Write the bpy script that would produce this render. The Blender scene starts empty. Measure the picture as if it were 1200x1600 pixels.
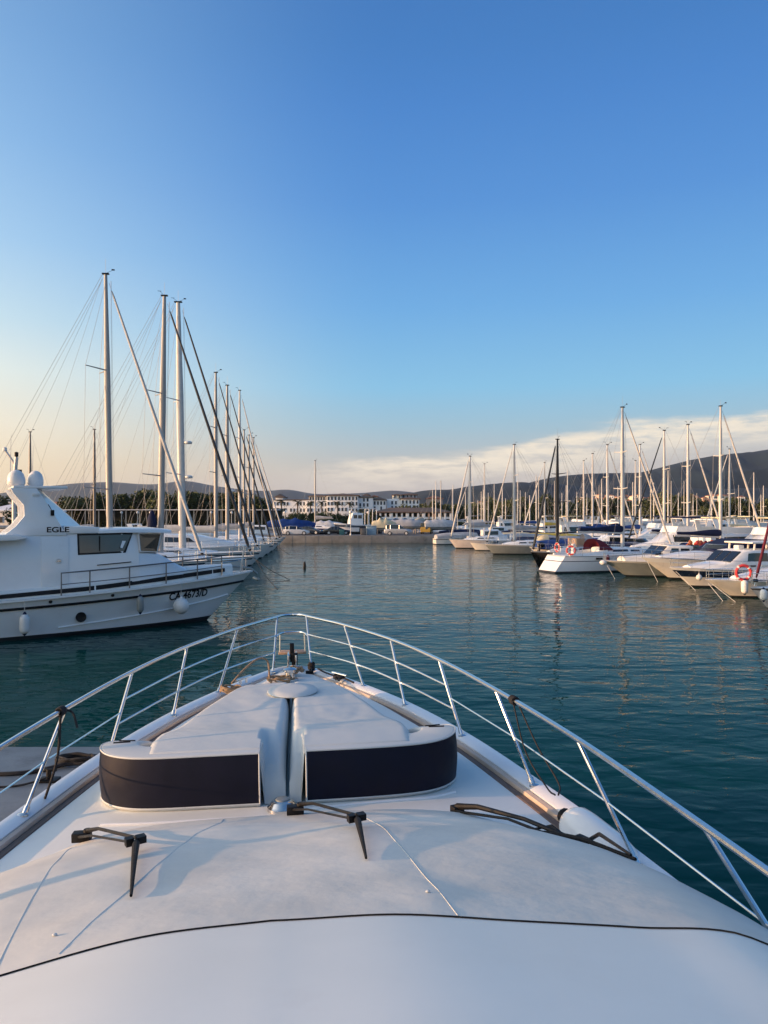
import bpy, bmesh, math, random
from mathutils import Vector, Matrix, noise
from mathutils.bvhtree import BVHTree

scene = bpy.context.scene
COL = scene.collection
R = math.radians
rnd = random.Random(7)

# ------------------------------------------------------------------ camera
CAM_H = 4.3
cam_data = bpy.data.cameras.new("camera")
cam_data.sensor_fit = 'VERTICAL'
cam_data.sensor_height = 24.0
cam_data.lens = 24.0 * 1202.0 / 1600.0
cam_data.shift_y = 4.0 / 1600.0
cam_data.clip_start = 0.05
cam_data.clip_end = 60000.0
cam = bpy.data.objects.new("camera", cam_data)
cam.location = (0.0, 0.0, CAM_H)
cam.rotation_euler = (R(90.0), 0.0, 0.0)
COL.objects.link(cam)
scene.camera = cam

# ------------------------------------------------------------------ sky and sun
SUN_AZ = R(-100.0)        # clockwise from the view direction: the sun stands low on the left
SUN_EL = R(7.0)
SKY_STRENGTH = 0.15
SKY_GAIN = 4.35         # times the strength: linear sky colours before the exposure
world = bpy.data.worlds.new("World")
scene.world = world
world.use_nodes = True
wn = world.node_tree.nodes
wl = world.node_tree.links
wn.clear()


def N(tree, kind, **kw):
    n = tree.nodes.new(kind)
    for k, v in kw.items():
        setattr(n, k, v)
    return n


def math_node(tree, op, a, b=None, c=None, clamp=False):
    n = tree.nodes.new('ShaderNodeMath')
    n.operation = op
    n.use_clamp = clamp
    for i, x in enumerate((a, b, c)):
        if x is None:
            continue
        if isinstance(x, (int, float)):
            n.inputs[i].default_value = x
        else:
            tree.links.new(x, n.inputs[i])
    return n.outputs[0]


def smooth_node(tree, x, lo, hi, a=0.0, b=1.0):
    n = tree.nodes.new('ShaderNodeMapRange')
    n.interpolation_type = 'SMOOTHSTEP'
    tree.links.new(x, n.inputs['Value'])
    n.inputs['From Min'].default_value = lo
    n.inputs['From Max'].default_value = hi
    n.inputs['To Min'].default_value = a
    n.inputs['To Max'].default_value = b
    return n.outputs['Result']


def mix_node(tree, fac, a, b, blend='MIX'):
    n = tree.nodes.new('ShaderNodeMix')
    n.data_type = 'RGBA'
    n.blend_type = blend
    for sock, x in ((n.inputs['Factor'], fac), (n.inputs['A'], a), (n.inputs['B'], b)):
        if isinstance(x, (int, float)):
            sock.default_value = x
        elif isinstance(x, (tuple, list)):
            sock.default_value = (x[0], x[1], x[2], 1.0)
        else:
            tree.links.new(x, sock)
    return n.outputs['Result']


wt = world.node_tree
w_out = N(wt, 'ShaderNodeOutputWorld')
w_bg = N(wt, 'ShaderNodeBackground')
w_bg.inputs['Strength'].default_value = SKY_STRENGTH
w_sky = N(wt, 'ShaderNodeTexSky')
w_sky.sky_type = 'NISHITA'
w_sky.sun_disc = False
w_sky.sun_elevation = SUN_EL
w_sky.sun_rotation = SUN_AZ
w_sky.altitude = 0.0
w_sky.air_density = 1.0
w_sky.dust_density = 1.6
w_sky.ozone_density = 2.5
w_tc = N(wt, 'ShaderNodeTexCoord')
w_sep = N(wt, 'ShaderNodeSeparateXYZ')
wl.new(w_tc.outputs['Generated'], w_sep.inputs[0])
# azimuth (radians, clockwise from +Y) and elevation of the direction looked in
w_az = math_node(wt, 'ARCTAN2', w_sep.outputs['X'], w_sep.outputs['Y'])
w_hor = math_node(wt, 'SQRT', math_node(wt, 'ADD',
        math_node(wt, 'MULTIPLY', w_sep.outputs['X'], w_sep.outputs['X']),
        math_node(wt, 'MULTIPLY', w_sep.outputs['Y'], w_sep.outputs['Y'])))
w_el = math_node(wt, 'ARCTAN2', w_sep.outputs['Z'], w_hor)

def srgb(r, g, b):
    f = lambda c: c / 12.92 if c <= 0.04045 else ((c + 0.055) / 1.055) ** 2.4
    return tuple(f(c / 255.0) for c in (r, g, b))


def sky_ramp(stops):
    """Clear evening sky colour over elevation (0 to 90 degrees)."""
    n = N(wt, 'ShaderNodeValToRGB')
    wl.new(math_node(wt, 'DIVIDE', w_el, math.pi / 2, clamp=True), n.inputs['Fac'])
    e = n.color_ramp.elements
    while len(e) < len(stops):
        e.new(0.5)
    for k, (deg, c) in enumerate(stops):
        e[k].position = deg / 90.0
        e[k].color = (*srgb(*c), 1.0)
    return n.outputs['Color']


w_sunward = sky_ramp([(0, (255, 216, 164)), (3.4, (255, 230, 190)), (6, (252, 238, 212)), (9.6, (236, 241, 232)), (13, (204, 228, 238)), (18, (168, 207, 239)), (24, (139, 186, 231)), (30, (120, 169, 219)), (36, (110, 157, 208)), (60, (108, 146, 190)), (90, (98, 134, 172))])
w_awayward = sky_ramp([(0, (200, 184, 178)), (3.4, (193, 191, 188)), (6.5, (160, 193, 211)), (9.3, (136, 194, 229)), (15, (110, 172, 227)), (22, (87, 147, 215)), (28, (74, 133, 204)), (31.5, (68, 126, 195)), (36, (64, 119, 187)), (60, (72, 114, 170)), (90, (98, 134, 172))])
w_rel = math_node(wt, 'COSINE', math_node(wt, 'SUBTRACT', w_az, SUN_AZ))
w_t = math_node(wt, 'ADD', math_node(wt, 'MULTIPLY', w_rel, 1.0), 0.58, clamp=True)
w_grad = mix_node(wt, smooth_node(wt, w_t, 0.38, 1.0), w_awayward, w_sunward)
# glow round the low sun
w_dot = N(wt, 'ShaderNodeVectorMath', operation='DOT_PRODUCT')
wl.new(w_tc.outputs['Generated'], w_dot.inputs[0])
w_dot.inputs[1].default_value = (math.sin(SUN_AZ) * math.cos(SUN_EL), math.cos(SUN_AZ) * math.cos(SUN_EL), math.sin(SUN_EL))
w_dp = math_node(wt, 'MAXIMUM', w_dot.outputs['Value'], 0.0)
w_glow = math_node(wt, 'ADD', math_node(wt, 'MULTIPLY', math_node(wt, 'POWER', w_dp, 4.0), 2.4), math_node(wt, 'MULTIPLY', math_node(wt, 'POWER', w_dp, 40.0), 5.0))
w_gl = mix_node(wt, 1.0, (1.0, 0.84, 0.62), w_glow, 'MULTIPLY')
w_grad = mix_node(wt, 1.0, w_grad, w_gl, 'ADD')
w_scaled = mix_node(wt, 1.0, w_grad, (SKY_GAIN, SKY_GAIN, SKY_GAIN), 'MULTIPLY')
w_base = mix_node(wt, 0.05, w_scaled, w_sky.outputs['Color'])
CLOUD_VEIL = tuple(c * SKY_GAIN for c in srgb(212, 198, 190))
CLOUD_LIT = tuple(c * SKY_GAIN for c in srgb(250, 236, 214))
# thin cloud bank: its upper edge climbs towards the right, its foot melts into the haze
w_cmb = N(wt, 'ShaderNodeCombineXYZ')
wl.new(math_node(wt, 'MULTIPLY', w_az, 2.2), w_cmb.inputs[0])
wl.new(math_node(wt, 'MULTIPLY', w_el, 11.0), w_cmb.inputs[1])
w_n1 = N(wt, 'ShaderNodeTexNoise')
w_n1.inputs['Scale'].default_value = 2.4
w_n1.inputs['Detail'].default_value = 7.0
w_n1.inputs['Roughness'].default_value = 0.55
wl.new(w_cmb.outputs[0], w_n1.inputs['Vector'])
w_n2 = N(wt, 'ShaderNodeTexNoise')
w_n2.inputs['Scale'].default_value = 7.0
w_n2.inputs['Detail'].default_value = 8.0
w_n2.inputs['Roughness'].default_value = 0.62
wl.new(w_cmb.outputs[0], w_n2.inputs['Vector'])
# upper edge of the bank as a function of azimuth
w_edge = math_node(wt, 'ADD', 0.070, math_node(wt, 'MULTIPLY', smooth_node(wt, w_az, -0.12, 0.62), 0.066))
w_edge = math_node(wt, 'ADD', w_edge, math_node(wt, 'MULTIPLY', math_node(wt, 'SUBTRACT', w_n1.outputs['Fac'], 0.5), 0.066))
w_d = math_node(wt, 'SUBTRACT', w_edge, w_el)             # > 0 below the edge
w_m = math_node(wt, 'MULTIPLY', smooth_node(wt, w_d, -0.003, 0.012), smooth_node(wt, w_d, 0.06, 0.009))
w_m = math_node(wt, 'MULTIPLY', w_m, smooth_node(wt, w_az, -0.16, 0.04))
w_m = math_node(wt, 'MULTIPLY', w_m, smooth_node(wt, w_n2.outputs['Fac'], 0.34, 0.58, 0.25, 1.0))
w_m2 = math_node(wt, 'MULTIPLY', smooth_node(wt, w_d, -0.01, 0.03), smooth_node(wt, w_el, 0.0, 0.04))
w_m2 = math_node(wt, 'MULTIPLY', w_m2, smooth_node(wt, w_az, -0.55, 0.15))
w_col = mix_node(wt, math_node(wt, 'MULTIPLY', w_m2, 0.42), w_base, CLOUD_VEIL)
w_col = mix_node(wt, math_node(wt, 'MULTIPLY', w_m, 0.95), w_col, CLOUD_LIT)
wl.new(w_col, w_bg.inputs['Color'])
wl.new(w_bg.outputs[0], w_out.inputs['Surface'])

sun_data = bpy.data.lights.new("sun", 'SUN')
sun_data.energy = 4.0
sun_data.angle = R(0.6)
sun_data.color = (1.0, 0.56, 0.27)
sun = bpy.data.objects.new("sun", sun_data)
sun_dir = Vector((math.sin(SUN_AZ) * math.cos(SUN_EL), math.cos(SUN_AZ) * math.cos(SUN_EL), math.sin(SUN_EL)))
sun.rotation_euler = sun_dir.to_track_quat('Z', 'Y').to_euler()
sun.location = (-60, -10, 40)
COL.objects.link(sun)

vs = scene.view_settings
scene.display_settings.display_device = 'sRGB'
vs.view_transform = 'Standard'
vs.look = 'None'
vs.exposure = 0.67
vs.gamma = 1.0
vs.use_curve_mapping = False
scene.cycles.use_denoising = True
scene.cycles.max_bounces = 8
scene.cycles.volume_bounces = 0
scene.cycles.caustics_reflective = False
scene.cycles.caustics_refractive = False

# ------------------------------------------------------------------ mesh helpers
class MB:
    """Collects shapes and links them as ONE mesh object."""

    def __init__(self):
        self.v, self.f, self.m = [], [], []

    def add(self, verts, faces, mi=0):
        o = len(self.v)
        self.v.extend([tuple(p) for p in verts])
        self.f.extend([tuple(i + o for i in f) for f in faces])
        self.m.extend([mi] * len(faces))
        return self

    def box(self, c, s, rz=0.0, mi=0, M=None):
        hx, hy, hz = s[0] / 2, s[1] / 2, s[2] / 2
        vs_ = [Vector((x, y, z)) for z in (-hz, hz) for y in (-hy, hy) for x in (-hx, hx)]
        rot = M if M is not None else Matrix.Rotation(rz, 3, 'Z')
        c = Vector(c)
        self.add([rot @ p + c for p in vs_],
                 [(0, 2, 3, 1), (4, 5, 7, 6), (0, 1, 5, 4), (2, 6, 7, 3), (0, 4, 6, 2), (1, 3, 7, 5)], mi)
        return self

    def loft(self, rows, closed=False, cap0=False, cap1=False, mi=0, mis=None, flip=False):
        """rows: lists of equal length; faces between neighbouring rows."""
        n = len(rows[0])
        o = len(self.v)
        for r in rows:
            self.v.extend([tuple(p) for p in r])
        for i in range(len(rows) - 1):
            for j in range(n if closed else n - 1):
                a, b = o + i * n + j, o + i * n + (j + 1) % n
                c, d = b + n, a + n
                self.f.append((a, d, c, b) if flip else (a, b, c, d))
                self.m.append(mis[j] if mis else mi)
        if cap0:
            self.f.append(tuple(o + j for j in (range(n) if flip else range(n - 1, -1, -1))))
            self.m.append(mi)
        if cap1:
            k = o + (len(rows) - 1) * n
            self.f.append(tuple(k + j for j in (range(n - 1, -1, -1) if flip else range(n))))
            self.m.append(mi)
        return self

    def tube(self, pts, r, n=8, mi=0, caps=True, closed=False, sx=1.0):
        pts = [Vector(p) for p in pts]
        k = len(pts)
        rs = r if isinstance(r, (list, tuple)) else [r] * k
        rows = []
        prev = None
        for i, p in enumerate(pts):
            if closed:
                t = pts[(i + 1) % k] - pts[i - 1]
            else:
                t = pts[min(i + 1, k - 1)] - pts[max(i - 1, 0)]
            if t.length < 1e-9:
                t = Vector((0, 0, 1))
            t.normalize()
            if prev is None:
                a = Vector((0, 0, 1)) if abs(t.z) < 0.9 else Vector((1, 0, 0))
                x = a.cross(t).normalized()
            else:
                x = (prev - t * prev.dot(t))
                x = x.normalized() if x.length > 1e-6 else Vector((1, 0, 0))
            prev = x
            y = t.cross(x)
            rows.append([p + (x * math.cos(2 * math.pi * j / n) * sx + y * math.sin(2 * math.pi * j / n)) * rs[i] for j in range(n)])
        if closed:
            rows.append(rows[0])
            caps = False
        return self.loft(rows, closed=True, cap0=caps, cap1=caps, mi=mi)

    def lathe(self, prof, n=16, c=(0, 0, 0), M=None, mi=0, sc=(1, 1)):
        c = Vector(c)
        rows = []
        for r_, z in prof:
            row = []
            for j in range(n):
                a = 2 * math.pi * j / n
                p = Vector((r_ * math.cos(a) * sc[0], r_ * math.sin(a) * sc[1], z))
                row.append((M @ p if M is not None else p) + c)
            rows.append(row)
        return self.loft(rows, closed=True, cap0=prof[0][0] > 1e-4, cap1=prof[-1][0] > 1e-4, mi=mi)

    def ball(self, c, r, s=(1, 1, 1), n=14, m=8, mi=0):
        prof = [(max(1e-5, math.sin(math.pi * i / m)) * r, -math.cos(math.pi * i / m) * r * s[2]) for i in range(m + 1)]
        return self.lathe(prof, n, c, None, mi, (s[0], s[1]))

    def prism(self, poly, d0, d1, axis='y', mi=0):
        """poly of (a, b); axis y: a = x, b = z; axis z: a = x, b = y; axis x: a = y, b = z."""
        def P(a, b, d):
            return {'y': (a, d, b), 'z': (a, b, d), 'x': (d, a, b)}[axis]
        n = len(poly)
        vs_ = [P(a, b, d0) for a, b in poly] + [P(a, b, d1) for a, b in poly]
        fs = [(i, (i + 1) % n, n + (i + 1) % n, n + i) for i in range(n)]
        fs += [tuple(range(n - 1, -1, -1)), tuple(range(n, 2 * n))]
        return self.add(vs_, fs, mi)

    def sweep(self, path, prof, mi=0, cap=True, mis=None, scales=None):
        """prof (lateral, z) carried along a path in plan; lateral is to the right of travel."""
        path = [Vector(p) for p in path]
        rows = []
        for i, p in enumerate(path):
            t = path[min(i + 1, len(path) - 1)] - path[max(i - 1, 0)]
            t.z = 0
            t.normalize()
            nx = Vector((t.y, -t.x, 0))
            k = scales[i] if scales else 1.0
            rows.append([p + nx * a * k + Vector((0, 0, b)) for a, b in prof])
        return self.loft(rows, closed=True, cap0=cap, cap1=cap, mi=mi, mis=mis)

    def mesh(self, name, mats, angle=35.0, bevel=0.0, seg=2):
        me = bpy.data.meshes.new(name)
        me.from_pydata(self.v, [], self.f)
        if not isinstance(mats, (list, tuple)):
            mats = [mats]
        for m in mats:
            me.materials.append(m)
        me.polygons.foreach_set('material_index', self.m)
        bm = bmesh.new()
        bm.from_mesh(me)
        bmesh.ops.remove_doubles(bm, verts=bm.verts, dist=1e-5)
        bmesh.ops.dissolve_degenerate(bm, dist=1e-6, edges=bm.edges)
        bmesh.ops.recalc_face_normals(bm, faces=bm.faces)
        if bevel > 0:
            es = [e for e in bm.edges if len(e.link_faces) == 2 and e.calc_face_angle(0) > R(30)]
            bmesh.ops.bevel(bm, geom=es, offset=bevel, segments=seg, profile=0.6, affect='EDGES', clamp_overlap=True)
        bm.to_mesh(me)
        bm.free()
        me.polygons.foreach_set('use_smooth', [True] * len(me.polygons))
        me.set_sharp_from_angle(angle=R(angle))
        me.update()
        return me

    def build(self, name, mats, parent=None, angle=35.0, bevel=0.0, seg=2, label=None):
        return link(name, self.mesh(name, mats, angle, bevel, seg), parent, label)


def link(name, me, parent=None, label=None):
    o = bpy.data.objects.new(name, me)
    COL.objects.link(o)
    if parent is not None:
        o.parent = parent
    if label:
        o['label'] = label
    return o


def tag(o, label=None, cat=None, group=None, kind=None):
    if label:
        o['label'] = label
    if cat:
        o['category'] = cat
    if group:
        o['group'] = group
    if kind:
        o['kind'] = kind
    return o


def thing(name, label, cat, loc=(0, 0, 0), rz=0.0, group=None):
    o = bpy.data.objects.new(name, None)
    o.empty_display_size = 0.2
    COL.objects.link(o)
    o.location = loc
    o.rotation_euler = (0, 0, rz)
    return tag(o, label, cat, group)


def copy_tree(o, parent=None):
    c = o.copy()
    COL.objects.link(c)
    if parent is not None:
        c.parent = parent
    for ch in list(o.children):
        copy_tree(ch, c)
    return c


def catmull(pts, n):
    pts = [Vector(p) for p in pts]
    out = []
    for i in range(len(pts) - 1):
        p0 = pts[i - 1] if i > 0 else pts[0] * 2 - pts[1]
        p1, p2 = pts[i], pts[i + 1]
        p3 = pts[i + 2] if i + 2 < len(pts) else pts[-1] * 2 - pts[-2]
        for k in range(n):
            t = k / n
            out.append(0.5 * ((2 * p1) + (p2 - p0) * t + (2 * p0 - 5 * p1 + 4 * p2 - p3) * t * t + (3 * p1 - p0 - 3 * p2 + p3) * t ** 3))
    out.append(pts[-1])
    return out


def interp(tab, x):
    if x <= tab[0][0]:
        return tab[0][1]
    for (a, b), (c, d) in zip(tab, tab[1:]):
        if x <= c:
            return b + (d - b) * (x - a) / (c - a)
    return tab[-1][1]


def text_mesh(body, size, depth, mat, bold=0.02):
    cu = bpy.data.curves.new("lettering", 'FONT')
    cu.body = body
    cu.size = size
    cu.extrude = depth
    cu.offset = size * bold
    cu.align_x = 'LEFT'
    o = bpy.data.objects.new("lettering", cu)
    COL.objects.link(o)
    dg = bpy.context.evaluated_depsgraph_get()
    me = bpy.data.meshes.new_from_object(o.evaluated_get(dg))
    bpy.data.objects.remove(o)
    me.materials.clear()
    me.materials.append(mat)
    return me


# ------------------------------------------------------------------ materials
MATS = {}


def mat(name, col, rough=0.5, metal=0.0, var=0.08, vscale=3.0, bump=0.0, bscale=40.0, spec=0.5, sheen=0.0, coat=0.0, stretch=(1, 1, 1), dirt=None):
    if name in MATS:
        return MATS[name]
    m = bpy.data.materials.new(name)
    m.use_nodes = True
    t = m.node_tree
    b = t.nodes['Principled BSDF']
    b.inputs['Roughness'].default_value = rough
    b.inputs['Metallic'].default_value = metal
    b.inputs['Specular IOR Level'].default_value = spec
    if sheen:
        b.inputs['Sheen Weight'].default_value = sheen
        b.inputs['Sheen Roughness'].default_value = 0.4
    if coat:
        b.inputs['Coat Weight'].default_value = coat
        b.inputs['Coat Roughness'].default_value = 0.08
    tc = N(t, 'ShaderNodeTexCoord')
    mp = N(t, 'ShaderNodeMapping')
    mp.inputs['Scale'].default_value = stretch
    t.links.new(tc.outputs['Object'], mp.inputs['Vector'])
    nz = N(t, 'ShaderNodeTexNoise')
    nz.inputs['Scale'].default_value = vscale
    nz.inputs['Detail'].default_value = 6.0
    nz.inputs['Roughness'].default_value = 0.6
    t.links.new(mp.outputs[0], nz.inputs['Vector'])
    lo = tuple(c * (1 - var) for c in col)
    hi = tuple(min(1.0, c * (1 + var)) for c in col)
    f = smooth_node(t, nz.outputs['Fac'], 0.3, 0.7)
    c_out = mix_node(t, f, lo, hi)
    if dirt:
        n2 = N(t, 'ShaderNodeTexNoise')
        n2.inputs['Scale'].default_value = dirt[1]
        n2.inputs['Detail'].default_value = 8.0
        n2.inputs['Roughness'].default_value = 0.7
        t.links.new(mp.outputs[0], n2.inputs['Vector'])
        c_out = mix_node(t, smooth_node(t, n2.outputs['Fac'], 0.52, 0.75, 0.0, dirt[2]), c_out, dirt[0])
    t.links.new(c_out, b.inputs['Base Color'])
    rr = smooth_node(t, nz.outputs['Fac'], 0.25, 0.75, max(0.0, rough * 0.85), min(1.0, rough * 1.2))
    t.links.new(rr, b.inputs['Roughness'])
    if bump:
        n3 = N(t, 'ShaderNodeTexNoise')
        n3.inputs['Scale'].default_value = bscale
        n3.inputs['Detail'].default_value = 4.0
        t.links.new(mp.outputs[0], n3.inputs['Vector'])
        bp = N(t, 'ShaderNodeBump')
        bp.inputs['Strength'].default_value = 0.7
        bp.inputs['Distance'].default_value = bump
        t.links.new(n3.outputs['Fac'], bp.inputs['Height'])
        t.links.new(bp.outputs[0], b.inputs['Normal'])
    MATS[name] = m
    return m


GEL = mat('white_gelcoat', (0.80, 0.80, 0.785), 0.22, var=0.02, vscale=1.5, coat=0.3, dirt=((0.5, 0.46, 0.4), 2.0, 0.18))
DECKW = mat('white_deck', (0.785, 0.79, 0.745), 0.5, var=0.025, vscale=2.5, bump=0.0003, bscale=120, dirt=((0.55, 0.5, 0.46), 3.0, 0.14))
CANVAS = mat('white_canvas', (0.64, 0.63, 0.575), 0.75, var=0.07, vscale=1.6, bump=0.006, bscale=7, spec=0.25, dirt=((0.5, 0.46, 0.42), 1.5, 0.22))
VINYL = mat('white_vinyl', (0.565, 0.58, 0.56), 0.5, var=0.03, vscale=2.0, bump=0.0016, bscale=16, spec=0.35, dirt=((0.56, 0.52, 0.5), 3.5, 0.18))
NAVY = mat('navy_fabric', (0.004, 0.005, 0.016), 0.55, var=0.15, vscale=8, bump=0.0003, bscale=160, spec=0.22, sheen=0.04)
CAPB = mat('sunlight_tint_cap', (0.52, 0.42, 0.34), 0.5, var=0.1, vscale=4)  # tan stands in for warm light on white gelcoat
NAVYC = mat('navy_canvas', (0.010, 0.016, 0.05), 0.75, var=0.2, vscale=2, bump=0.004, bscale=6, spec=0.25)
BLUEC = mat('blue_canvas', (0.015, 0.05, 0.19), 0.75, var=0.2, vscale=2, bump=0.006, bscale=5, spec=0.25)
GREYC = mat('grey_canvas', (0.36, 0.37, 0.39), 0.8, var=0.12, vscale=1.5, bump=0.01, bscale=4, spec=0.25)
CREAMC = mat('cream_canvas', (0.62, 0.54, 0.36), 0.8, var=0.12, vscale=1.5, bump=0.01, bscale=4, spec=0.25)
YELC = mat('yellow_canvas', (0.62, 0.44, 0.07), 0.75, var=0.1, vscale=1.5, bump=0.006, bscale=5, spec=0.25)
MAROON = mat('maroon_canvas', (0.12, 0.015, 0.03), 0.75, var=0.2, vscale=3, bump=0.004, bscale=8, spec=0.25)
STEEL = mat('stainless_steel', (0.70, 0.69, 0.67), 0.17, metal=1.0, var=0.03, vscale=20)
ALU = mat('mast_aluminium', (0.36, 0.35, 0.33), 0.5, metal=0.2, var=0.06, vscale=2)
ALUW = mat('mast_white_paint', (0.58, 0.565, 0.53), 0.4, var=0.05, vscale=2)
BLACKM = mat('mast_black_paint', (0.012, 0.012, 0.014), 0.35, var=0.2, vscale=3)
BLACK = mat('black_plastic', (0.008, 0.008, 0.009), 0.5, var=0.25, vscale=30, spec=0.25)
RUBBER = mat('black_rubber', (0.010, 0.010, 0.011), 0.75, var=0.25, vscale=30, spec=0.2)
ROPEB = mat('black_rope', (0.014, 0.014, 0.016), 0.85, var=0.4, vscale=90, bump=0.003, bscale=160)
ROPET = mat('tan_rope', (0.30, 0.20, 0.12), 0.85, var=0.35, vscale=60, bump=0.003, bscale=140)
ROPEW = mat('white_rope', (0.55, 0.53, 0.48), 0.85, var=0.2, vscale=60)
TEAK = mat('teak', (0.13, 0.09, 0.07), 0.6, var=0.3, vscale=14, stretch=(8, 1, 8), bump=0.001, bscale=60)
TAN = mat('tan_teak', (0.44, 0.27, 0.16), 0.55, var=0.2, vscale=14, stretch=(8, 1, 8))
CONC = mat('concrete', (0.30, 0.285, 0.265), 0.9, var=0.16, vscale=1.4, bump=0.006, bscale=30, dirt=((0.14, 0.13, 0.12), 2.2, 0.5))
CONCB = mat('quay_concrete', (0.23, 0.22, 0.205), 0.92, var=0.22, vscale=0.5, bump=0.01, bscale=12, dirt=((0.07, 0.07, 0.065), 0.8, 0.6))
GLASSD = mat('dark_glass', (0.012, 0.016, 0.02), 0.06, var=0.1, vscale=1, spec=0.8)
GLASSG = mat('smoked_glass', (0.035, 0.045, 0.05), 0.08, var=0.1, vscale=1, spec=0.8)
ANTIF = mat('black_antifouling', (0.012, 0.013, 0.016), 0.6, var=0.3, vscale=3)
BLUEH = mat('navy_hull_paint', (0.012, 0.02, 0.045), 0.25, var=0.1, vscale=2, coat=0.3)
BLKH = mat('black_hull_paint', (0.006, 0.007, 0.009), 0.25, var=0.2, vscale=2, coat=0.3)
GREYH = mat('grey_hull_paint', (0.24, 0.26, 0.25), 0.35, var=0.08, vscale=2)
CREAMH = mat('cream_gelcoat', (0.74, 0.70, 0.63), 0.3, var=0.05, vscale=1.5, coat=0.2)
PINKH = mat('pale_pink_gelcoat', (0.70, 0.62, 0.58), 0.3, var=0.05, vscale=1.5, coat=0.2)
GREENC = mat('green_canvas', (0.03, 0.055, 0.045), 0.75, var=0.2, vscale=2, bump=0.004, bscale=6)
SAILC = mat('sailcloth', (0.60, 0.57, 0.52), 0.8, var=0.1, vscale=3, bump=0.003, bscale=9)
ORANGE = mat('lifebuoy_red', (0.62, 0.05, 0.05), 0.5, var=0.15, vscale=6)
WHITEP = mat('white_plastic', (0.72, 0.71, 0.68), 0.35, var=0.05, vscale=5, dirt=((0.35, 0.3, 0.25), 5.0, 0.3))
GREENP = mat('grey_green_paint', (0.16, 0.22, 0.21), 0.5, var=0.1, vscale=2)
WIRE = mat('rigging_wire', (0.30, 0.30, 0.30), 0.4, metal=0.3, var=0.1)
DARKST = mat('dull_shaded_steel', (0.16, 0.15, 0.14), 0.45, metal=0.3, var=0.1)  # dull steel; its dark tone also paints shade on the patrol boat rails

# ------------------------------------------------------------------ the water
def water_material():
    m = bpy.data.materials.new('sea_water')
    m.use_nodes = True
    t = m.node_tree
    b = t.nodes['Principled BSDF']
    b.inputs['Base Color'].default_value = (0.0002, 0.043, 0.038, 1)
    b.inputs['Roughness'].default_value = 0.03
    b.inputs['IOR'].default_value = 1.095
    tc = N(t, 'ShaderNodeTexCoord')
    hs = []
    for scale, rot, sx, sy, amp, det in ((0.16, 12, 1.0, 1.7, 0.085, 2.0), (0.50, -9, 1.0, 2.0, 0.042, 2.0), (1.4, 16, 1.0, 1.7, 0.026, 2.0), (4.5, -20, 1.0, 1.3, 0.0018, 1.0)):
        mp = N(t, 'ShaderNodeMapping')
        mp.inputs['Rotation'].default_value = (0, 0, R(rot))
        mp.inputs['Scale'].default_value = (sx, sy, 1)
        t.links.new(tc.outputs['Object'], mp.inputs['Vector'])
        nz = N(t, 'ShaderNodeTexNoise')
        nz.inputs['Scale'].default_value = scale
        nz.inputs['Detail'].default_value = det
        nz.inputs['Roughness'].default_value = 0.45
        nz.inputs['Distortion'].default_value = 0.4
        t.links.new(mp.outputs[0], nz.inputs['Vector'])
        hs.append(math_node(t, 'MULTIPLY', nz.outputs['Fac'], amp))
    h = hs[0]
    for k in hs[1:]:
        h = math_node(t, 'ADD', h, k)
    bp = N(t, 'ShaderNodeBump')
    bp.inputs['Strength'].default_value = 1.0
    bp.inputs['Distance'].default_value = 1.0
    t.links.new(h, bp.inputs['Height'])
    t.links.new(bp.outputs[0], b.inputs['Normal'])
    return m


SEA = water_material()
w = MB()
w.add([(-9000, -3000, 0), (9000, -3000, 0), (9000, 9000, 0), (-9000, 9000, 0)], [(0, 1, 2, 3)])
tag(w.build('water', SEA), kind='structure')

# ------------------------------------------------------------------ concrete pier beside the yacht
m = MB().box((-16.2, 0.0, 0.25), (26.0, 20.6, 1.9))
tag(m.build('pier_paving', CONC, bevel=0.04), kind='structure')

# ------------------------------------------------------------------ the yacht one stands on
YAW = R(6.4)
YLOC = (-0.02, 0.0, 0.0)
ROLL = R(-1.0)           # she lies a touch over to the left
yacht = thing('motor_yacht', 'white motor yacht in the foreground with sunpad foredeck and steel guard rails', 'yacht', YLOC, YAW)
yacht.rotation_euler = (0, ROLL, YAW)


def top(name, label, cat, group=None):
    o = thing(name, label, cat, YLOC, YAW, group)
    o.rotation_euler = (0, ROLL, YAW)
    return o


# deck edge: (half beam, forward)
EDGE = catmull([(2.12, -7, 0), (2.15, -4, 0), (2.12, 0, 0), (2.0, 2.6, 0), (1.86, 4.0, 0), (1.68, 5.1, 0), (1.46, 6.2, 0), (1.14, 7.3, 0), (0.77, 8.2, 0), (0.42, 8.9, 0), (0.2, 9.25, 0), (0.0, 9.4, 0)], 6)
HB = sorted([(p.y, p.x) for p in EDGE])
DZ = 2.4


def half(u):
    return interp(HB, u)


def deck_z(v, u):
    h = max(half(u), 0.05)
    return DZ + 0.07 * max(0.0, 1 - (v / h) ** 2)


# hull
rows = []
for p in EDGE:
    uw = -7 + (p.y + 7) * (8.3 + 7) / 16.4
    hv = p.x
    row = []
    for fz, fu, fv in ((0.0, 0.0, 1.0), (0.28, 0.18, 0.99), (0.6, 0.5, 0.93), (0.85, 0.8, 0.86), (1.0, 1.0, 0.8), (1.22, 1.2, 0.4)):
        row.append(Vector((hv * fv, p.y + (uw - p.y) * fu, (DZ - 0.01) * (1 - fz))))
    rows.append(row)
m = MB()
m.loft(rows)
m.loft([[Vector((-q.x, q.y, q.z)) for q in r] for r in rows])
m.build('hull', GEL, yacht)
# deck sheet
m = MB()
rows = []
for p in EDGE[:-1]:
    h = p.x - 0.02
    rows.append([(h * k / 10.0, p.y, deck_z(h * k / 10.0, p.y)) for k in range(-10, 11)])
m.loft(rows)
m.build('deck', DECKW, yacht, angle=60)
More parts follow.
